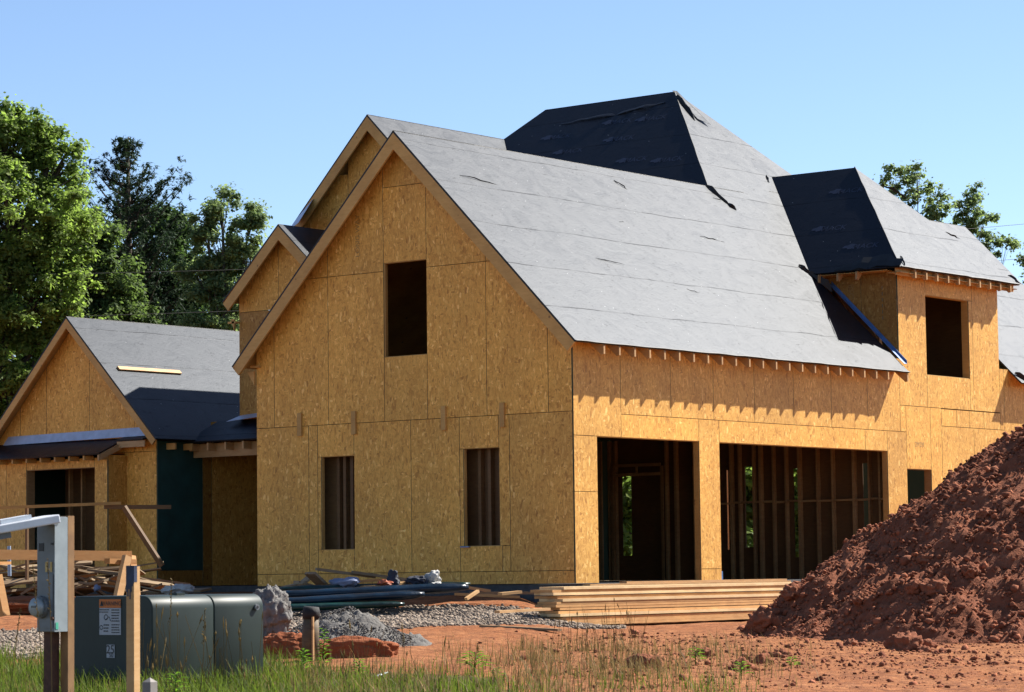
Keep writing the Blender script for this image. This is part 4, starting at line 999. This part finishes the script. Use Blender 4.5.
# posts added behind the house to make bright slits through the garage
for (px, py, lab) in ((727.6, 510, 'timber post added beyond the garage for a bright slit, left one seen through the wide bay'), (866.5, 490, 'timber post added beyond the garage for a bright slit, right one seen through the wide bay')):
    p = at(px, py, 66); tag(MB().box(p.x-.14, p.x+.14, p.y-.11, p.y+.11, -.4, 3.2, tone=.8).build('added_slit_post', 'lumber'), lab, 'post')

# ------------------------------------------------------------------ trees
def leaves(name, centers, radii, n, size, mat, parent, flat=.75, elong=1.7, tonebias=None):
    C = np.array(centers); R = np.array(radii); w_ = R**2; w_ = w_/w_.sum(); idx = RNG.choice(len(C), n, p=w_)
    d = RNG.normal(size=(n, 3)); d /= np.linalg.norm(d, axis=1)[:, None]; rr = np.minimum(np.abs(RNG.normal(0, .62, n))+.12*RNG.random(n), 1.5)
    p = C[idx]+d*(rr*R[idx])[:, None]*np.array([1, 1, flat])
    a = RNG.normal(size=(n, 3)); a /= np.linalg.norm(a, axis=1)[:, None]; up_ = np.array([0, 0, 1.])*.9+d*.8+RNG.normal(size=(n, 3))*.6
    b = np.cross(a, up_); b /= np.linalg.norm(b, axis=1)[:, None]+1e-9; a = np.cross(b, up_); a /= np.linalg.norm(a, axis=1)[:, None]+1e-9
    s = size*RNG.uniform(.6, 1.35, n)[:, None]
    V = np.stack([p-a*s*elong/2, p+b*s/2, p+a*s*elong/2, p-b*s/2], 1).reshape(-1, 3); Fq = np.arange(4*n).reshape(-1, 4)
    clump_t = RNG.random(len(C)); tone = np.clip(.3*clump_t[idx]+.25+RNG.normal(0, .2, n), 0, 1)
    return np_mesh(name, V, Fq, tone, mat, parent)
def tree(name, label, cat, px, s, lobes, nleaf, leaf, mat, bark='bark', clump=.55, nclump=14, trunk_r=.22, group=None, elong=1.7, basepy=None):
    base = gat(px, s); base.z = gz(base.x, base.y)
    t = thing(name, label, cat, base, group); ppm = F/s
    cs = []; rs = []; limbs = MB()
    lob = []
    for (lx, ly, rx, ry) in lobes:
        c = at(lx, ly, s+random.uniform(-.4, .4)*rx/ppm)-base; lob.append((c, rx/ppm, ry/ppm))
    top = max(lob, key=lambda l: l[0].z); H = top[0].z
    trunk = [Vector((0, 0, -.3)), Vector((random.uniform(-.1, .1), 0, H*.3)), top[0]*Vector((.5, .5, .6)) if False else Vector((top[0].x*.45, top[0].y*.45, H*.62)), top[0]]
    MB().tube(trunk, [trunk_r*1.15, trunk_r*.85, trunk_r*.5, trunk_r*.15], 10).build('trunk', bark, t, True)
    def on_trunk(z):
        for a, b in zip(trunk[:-1], trunk[1:]):
            if a.z <= z <= b.z: return a.lerp(b, (z-a.z)/(b.z-a.z+1e-6))
        return trunk[-1]
    for c, rx, rz_ in lob:
        st_ = on_trunk(max(H*.15, min(H*.85, c.z*.6-.3))); mid = st_.lerp(c, .55)+Vector((0, 0, -.1*rz_))
        limbs.tube([st_, mid, c], [trunk_r*.30, trunk_r*.16, trunk_r*.05], 6)
        k = max(5, int(nclump*(rx*rz_)/.9))
        for i in range(k):
            d = Vector((random.gauss(0, 1), random.gauss(0, 1), random.gauss(0, 1))).normalized(); r_ = random.uniform(.45, 1.0)
            q = c+Vector((d.x*rx*r_, d.y*rx*r_, d.z*rz_*r_)); cr = clump*random.uniform(.55, 1.25); cs.append(tuple(q)); rs.append(cr)
            if i % 2 == 0: limbs.tube([c.lerp(st_, .2), c.lerp(q, .5)+Vector((0, 0, .08)), q], [trunk_r*.14, trunk_r*.09, .012], 4, caps=False)
    limbs.build('limbs', bark, t)
    leaves('crown', cs, rs, nleaf, leaf, mat, t, elong=elong)
    return t
tree('leafy_tree', 'bright green broadleaf tree towering at the left edge', 'tree', -40, 66, [(8, 132, 40, 38), (10, 150, 46, 42), (55, 165, 34, 38), (-60, 170, 80, 70), (20, 215, 80, 60), (20, 255, 60, 50), (70, 235, 38, 36), (-60, 300, 90, 70), (25, 300, 66, 52), (72, 300, 34, 40), (0, 380, 66, 52), (38, 375, 36, 46), (-50, 430, 70, 50), (-10, 470, 50, 50)], 190000, .066, 'leaf_bright', clump=.30, nclump=34, trunk_r=.35)
tree('leafy_tree', 'mid green broadleaf tree in front of the pine with yellowish clusters', 'tree', 105, 74, [(84, 212, 22, 24), (98, 240, 30, 30), (75, 262, 30, 30), (110, 285, 38, 40), (95, 330, 50, 46), (128, 330, 36, 36), (70, 390, 60, 50), (110, 300, 30, 34)], 80000, .070, 'leaf_mid', clump=.30, nclump=34)
tree('leafy_tree', 'dark round tree between the pine and the small gable', 'tree', 175, 80, [(170, 225, 30, 22), (165, 265, 46, 40), (150, 320, 60, 50), (195, 300, 44, 44), (185, 350, 60, 40), (140, 220, 22, 20)], 60000, .08, 'leaf_dark', clump=.34, nclump=30)
tree('leafy_tree', 'airy grey green tree just left of the stepped gables', 'tree', 228, 72, [(222, 202, 22, 16), (205, 222, 20, 22), (250, 218, 16, 22), (225, 245, 34, 32), (250, 262, 22, 28), (232, 290, 34, 34), (205, 275, 28, 34), (225, 330, 42, 34)], 55000, .062, 'leaf_top', 'bark_grey', clump=.24, nclump=38, trunk_r=.15)
tree('leafy_tree', 'thin topped tree with open branches right of the front dormer, left one', 'tree', 915, 78, [(893, 178, 13, 14), (918, 172, 12, 10), (905, 194, 19, 18), (932, 196, 18, 16), (922, 215, 22, 16), (938, 208, 14, 12), (910, 235, 24, 20), (925, 260, 40, 30)], 11000, .065, 'leaf_top', 'bark_grey', clump=.21, nclump=60, trunk_r=.055)
tree('leafy_tree', 'thin tree with drooping right branch behind the right end of the roof', 'tree', 968, 80, [(974, 193, 8, 11), (966, 208, 15, 14), (980, 221, 19, 14), (962, 226, 18, 14), (993, 238, 14, 10), (985, 250, 18, 12), (1008, 243, 12, 7), (968, 255, 26, 20)], 9000, .065, 'leaf_top', 'bark_grey', clump=.21, nclump=60, trunk_r=.055)
tree('leafy_tree', 'piece of dark foliage at the right edge beyond the roof', 'tree', 1042, 82, [(1030, 262, 10, 10), (1045, 280, 24, 30), (1040, 320, 30, 30)], 6000, .07, 'leaf_top', 'bark_grey', clump=.3, nclump=24, trunk_r=.12)
# filler trees behind the house (seen through the garage) and behind the left wing
for i, (px, s, lob, lab) in enumerate(((640, 70, [(610, 490, 40, 45), (635, 530, 50, 45), (600, 450, 50, 50)], 'sunlit green tree seen through the door gap of the single garage bay'),
                                      (790, 72, [(745, 490, 40, 45), (795, 510, 40, 50), (770, 460, 40, 40), (750, 540, 50, 40), (860, 490, 30, 50), (915, 500, 30, 40)], 'sunlit green tree seen between the studs of the wide garage bay'),
                                      (40, 84, [(20, 360, 120, 70), (150, 370, 120, 60), (240, 350, 70, 60), (0, 430, 130, 60)], 'dark tree mass low behind the left wing roof'))):
    tree('leafy_tree', lab, 'tree', px, s, lob, 42000 if i < 2 else 30000, .14, 'leaf_bright' if i < 2 else 'leaf_dark', clump=.5, nclump=14)
for px, s_, hh, lab in ((-210, 78, 150, 'broadleaf tree standing left of the tall bright tree, outside the view'), (-400, 84, 190, 'far broadleaf tree well left of the house, outside the view'), (1170, 84, 250, 'broadleaf tree behind the right end of the house, outside the view'), (1370, 90, 230, 'far broadleaf tree well right of the house, outside the view')):
    tree('leafy_tree', lab, 'tree', px, s_, [(px-40, hh+60, 60, 60), (px+50, hh+90, 70, 70), (px, hh+20, 50, 50), (px-30, hh+190, 100, 80), (px+40, hh+270, 90, 80)], 15000, .14, 'leaf_mid', clump=.5, nclump=14)
# conifer
def conifer(px, s, toppy, label):
    base = gat(px, s); t = thing('pine_tree', label, 'tree', base); H = at(px, toppy, s).z-base.z
    MB().tube([(0, 0, -.3), (0, .05, H*.5), (.05, 0, H)], [.28, .18, .02], 8).build('trunk', 'bark', t, True)
    lm = MB(); cs = []; rs = []
    z = H*.3
    while z < H*.99:
        f = z/H; R = 2.35*(min(1, (1-f)*3.0))**.7*random.uniform(.55, 1.15); k = 6
        for j in range(k):
            a = random.uniform(0, 6.28); d = Vector((math.cos(a), math.sin(a), 0)); Rk = R*random.uniform(.6, 1.1); rise = Rk*random.uniform(.45, .9)
            p0 = Vector((0, 0, z-.3*Rk)); p2 = p0+d*Rk+Vector((0, 0, rise)); p1 = p0.lerp(p2, .5)+Vector((0, 0, -.15*Rk))
            lm.tube([p0, p1, p2], [.04, .025, .006], 4, caps=False)
            m_ = max(4, int(Rk/.13))
            for w in range(m_):
                u = .3+.75*w/(m_-1); q = p0.lerp(p1, u*2) if u < .5 else p1.lerp(p2, (u-.5)*2)
                cs.append(tuple(q+Vector([random.gauss(0, .07) for _ in range(3)]))); rs.append(random.uniform(.07, .15))
                if w % 2 and u > .4:
                    tw = Vector((-d.y, d.x, .6))*random.choice((-1, 1))*Rk*.22*(1.3-u); tw.z = abs(tw.z)+.08
                    for v in (.5, 1.0): cs.append(tuple(q+tw*v)); rs.append(.09)
        z += random.uniform(.16, .28)
    lm.build('branches', 'bark', t)
    leaves('crown', cs, rs, 70000, .03, 'needle', t, flat=1.0, elong=4.5)
conifer(126, 78, 137, 'dark ragged pine rising above the other trees at left')

# power lines
for k, (ya, yb, lab) in enumerate(((276, 214, 'upper thin black power line crossing behind the house'), (320, 247, 'lower thin black power line crossing behind the house'))):
    a = at(-80, ya, 64); b = at(1150, yb-2, 76); pts = []
    for i in range(25):
        t_ = i/24; pts.append(a.lerp(b, t_)+Vector((0, 0, -.35*4*t_*(1-t_))))
    tag(MB().tube(pts, .006, 5).build('power_line', 'cable'), lab, 'power line', 'power lines')

# ------------------------------------------------------------------ grasses
def blades(n, sampler, mat_list, hr, wr):
    V = []; Fs = []; T = []
    P_ = []
    while len(P_) < n:
        r_ = sampler()
        if r_: P_.append(r_)
    for i, (x, y, z, h) in enumerate(P_):
        a = random.uniform(0, 6.28); w_ = random.uniform(*wr); bend = random.gauss(0, .5)*h; dx, dy = math.cos(a), math.sin(a); px_, py_ = -dy*w_, dx*w_
        o = len(V)
        V += [(x-px_, y-py_, z-.02), (x+px_, y+py_, z-.02), (x+dx*bend*.3+px_*.8, y+dy*bend*.3+py_*.8, z+h*.55), (x+dx*bend*.3-px_*.8, y+dy*bend*.3-py_*.8, z+h*.55), (x+dx*bend+px_*.1, y+dy*bend+py_*.1, z+h), (x+dx*bend-px_*.1, y+dy*bend-py_*.1, z+h)]
        Fs += [(o, o+1, o+2, o+3), (o+3, o+2, o+4, o+5)]; t_ = random.random(); T += [t_, t_]
    return np.array(V), np.array(Fs), T
def clear(x, y):
    lx, ly = x-TC.x, y-TC.y
    return not (-TW-.05 < lx < .05 and -.05 < ly < TL+.05)
def samp_green():
    s = random.uniform(19.5, 31.5); px = random.uniform(-20, 760); q = (px-512)/F*s
    d = grass_m(s, q)*interp(px, [0, 260, 420, 520, 700, 760], [1, 1, .45, .10, .14, 0])
    x, y = wp(s, q)
    d *= .05+2.0*max(0, noise.noise(Vector((x*1.9, y*1.9, 2)))+.04)*1.3
    if random.random() > d or not clear(x, y): return None
    return x, y, gz(x, y), random.uniform(.05, .20)*(1.35 if px < 300 else .8)
V, Fs, T = blades(14000, samp_green, None, None, (.0028, .006)); tag(np_mesh('grass', V, Fs, T, 'grass_green'), kind='stuff')
def samp_dry():
    s = random.uniform(20, 33); px = random.uniform(-20, 820); q = (px-512)/F*s
    if 430 < px and s < 33: d = .75*math.exp(-((px-600)/130)**2)*(1 if s > 25 else .5)
    else: d = grass_m(s, q)*.5
    x, y = wp(s, q); d *= .06+2.2*max(0, noise.noise(Vector((x*1.5, y*1.5, 9)))+.05)
    if random.random() > d or not clear(x, y): return None
    return x, y, gz(x, y), random.uniform(.06, .24)
V, Fs, T = blades(6500, samp_dry, None, None, (.002, .0045)); tag(np_mesh('dry_grass', V, Fs, T, 'grass_dry'), kind='stuff')
# tall seed stalks
def stalks(n, lo, hi, s0, s1, h0, h1, heads):
    m = MB()
    for i in range(n):
        px = random.uniform(lo, hi); p = gat(px, random.uniform(s0, s1)); h = random.uniform(h0, h1); a = random.uniform(0, 6.28); b = random.gauss(0, .22)*h
        if not clear(p.x, p.y): continue
        tip = p+Vector((math.cos(a)*b, math.sin(a)*b, h)); mid = p.lerp(tip, .5)+Vector((0, 0, .02*h))
        m.tube([p, mid, tip], [.0032, .0026, .002], 4, tone=random.random(), caps=False)
        if random.random() < heads:
            d = (tip-mid).normalized(); ln = random.uniform(.03, .10); m.tube([tip-d*.01, tip+d*ln*.4, tip+d*ln], [.003, random.uniform(.006, .011), .002], 5, tone=random.uniform(.4, 1))
    return m.build('seed_stalks', 'grass_dry')
tag(stalks(55, 128, 262, 21, 24.2, .25, .75, .7), kind='stuff')
tag(stalks(70, 545, 640, 29, 36, .10, .45, .2), kind='stuff')
tag(stalks(50, 240, 560, 24, 29, .15, .45, .3), kind='stuff')
# tall foreground grass heads in front of the meter box
for i, (x0, y0, x1, y1, lab) in enumerate(((44, 700, 33, 566, 'tall grass seed head crossing the left edge of the meter'), (52, 700, 48, 560, 'tall grass seed head crossing the middle of the meter box'), (8, 700, 20, 610, 'leaning dry grass head at the left edge'), (200, 700, 205, 610, 'tall dry seed head before the cabinet, right of the centre seam'), (165, 700, 172, 580, 'tall thin seed head before the transformer hood'))):
    a = at(x0, y0, 18.6); b = at(x1, y1, 18.6); tt = thing('grass_stalk', lab, 'grass stalk', a)
    a2 = Vector((0, 0, 0)); b2 = b-a
    MB().tube([a2, a2.lerp(b2, .5)+Vector((.01, 0, 0)), b2], .0025, 5, tone=.5).build('stem', 'grass_dry', tt)
    m = MB()
    for k in range(16):
        c = a2.lerp(b2, .62+.38*k/15); d = Vector((random.uniform(-1, 1), random.uniform(-1, 1), .8)).normalized()*.018; m.tube([c, c+d*.6, c+d], [.002, .0045, .001], 4, tone=random.random())
    m.build('seed_head', 'grass_dry', tt)
# broadleaf weeds
def weed(px, s, h, n, lab, ln=.14, w_=.016, mat='weed_leaf'):
    p = gat(px, s); t = thing('weed_plant', lab, 'weed', p, 'leafy green weeds'); m = MB(); st = MB()
    st.tube([(0, 0, -.02), (.01, 0, h*.5), (.02, .01, h)], [.006, .005, .002], 5); st.build('stem', mat, t)
    for i in range(n):
        z = h*(.25+.75*i/n); a = i*2.4+random.uniform(-.3, .3); l = ln*(1.1-.5*i/n)*random.uniform(.8, 1.15); d = Vector((math.cos(a), math.sin(a), .45)); sd = Vector((-d.y, d.x, 0)).normalized()*w_; o = Vector((.015, 0, z)); tip = o+d*l+Vector((0, 0, -.3*l)); mid = o+d*l*.5
        m.add([o, mid+sd, tip, mid-sd+Vector((0, 0, .002)), mid+Vector((0, 0, -.008))], [(0, 4, 1), (4, 2, 1), (0, 3, 4), (4, 3, 2)], tone=random.uniform(.3, 1))
    m.build('leaves', mat, t); return t
weed(172, 21.8, .26, 22, 'bright star shaped green weed at the foot of the transformer cabinet')
weed(320, 27.5, .46, 34, 'tall bright green weed right of the dark topped post', .10)
weed(300, 27.2, .26, 24, 'bushy green weed at the foot of the dark topped post', .12, .02)
weed(470, 27.0, .22, 26, 'dark green spiky weed on the clay left of centre', .20, .012)
weed(492, 25.6, .12, 12, 'small bright weed low on the clay near the centre', .09)
weed(735, 25.5, .16, 14, 'small green weed at the lower right of the dry grass', .11)
weed(785, 27.5, .12, 12, 'small green sprout among clods before the mound', .10)
weed(355, 26.3, .20, 18, 'low green weed in the grass below the clay blocks', .10)
weed(690, 28.5, .18, 16, 'green sprout in the rough clay under the lumber stack', .12, .012)
tag(MB().tube([gat(372, 26.6)+Vector((0, 0, .03)), gat(384, 26.8)+Vector((0, 0, .05))], .012, 6).build('plastic_scrap', 'meter_light'), 'small grey plastic tube lying in the grass below the clay blocks', 'litter')

# ------------------------------------------------------------------ world, sun, view
SUN = Vector((.375, .93, 1.0)).normalized()
el = math.asin(SUN.z); az = math.atan2(SUN.x, SUN.y)
wd_ = bpy.data.worlds.new('World'); scene.world = wd_; wd_.use_nodes = True; nt = wd_.node_tree
bg = nt.nodes['Background']; sky = nt.nodes.new('ShaderNodeTexSky'); sky.sky_type = 'NISHITA'; sky.sun_disc = False
sky.sun_elevation = el; sky.sun_rotation = az; sky.altitude = 0; sky.air_density = .7; sky.dust_density = .2; sky.ozone_density = 2.2
nt.links.new(sky.outputs[0], bg.inputs[0]); bg.inputs[1].default_value = .073
sl = bpy.data.lights.new('sun', 'SUN'); sl.energy = 5.0; sl.angle = math.radians(.5); sl.color = (1, .95, .87)
so = bpy.data.objects.new('sun', sl); COL.objects.link(so); so.rotation_euler = SUN.to_track_quat('Z', 'Y').to_euler(); so.location = SUN*80
vs = scene.view_settings; scene.display_settings.display_device = 'sRGB'; vs.view_transform = 'Standard'; vs.look = 'None'; vs.exposure = 1.35; vs.gamma = 1; vs.use_curve_mapping = False
scene.cycles.max_bounces = 6; scene.cycles.diffuse_bounces = 3; scene.cycles.glossy_bounces = 2; scene.cycles.transmission_bounces = 3
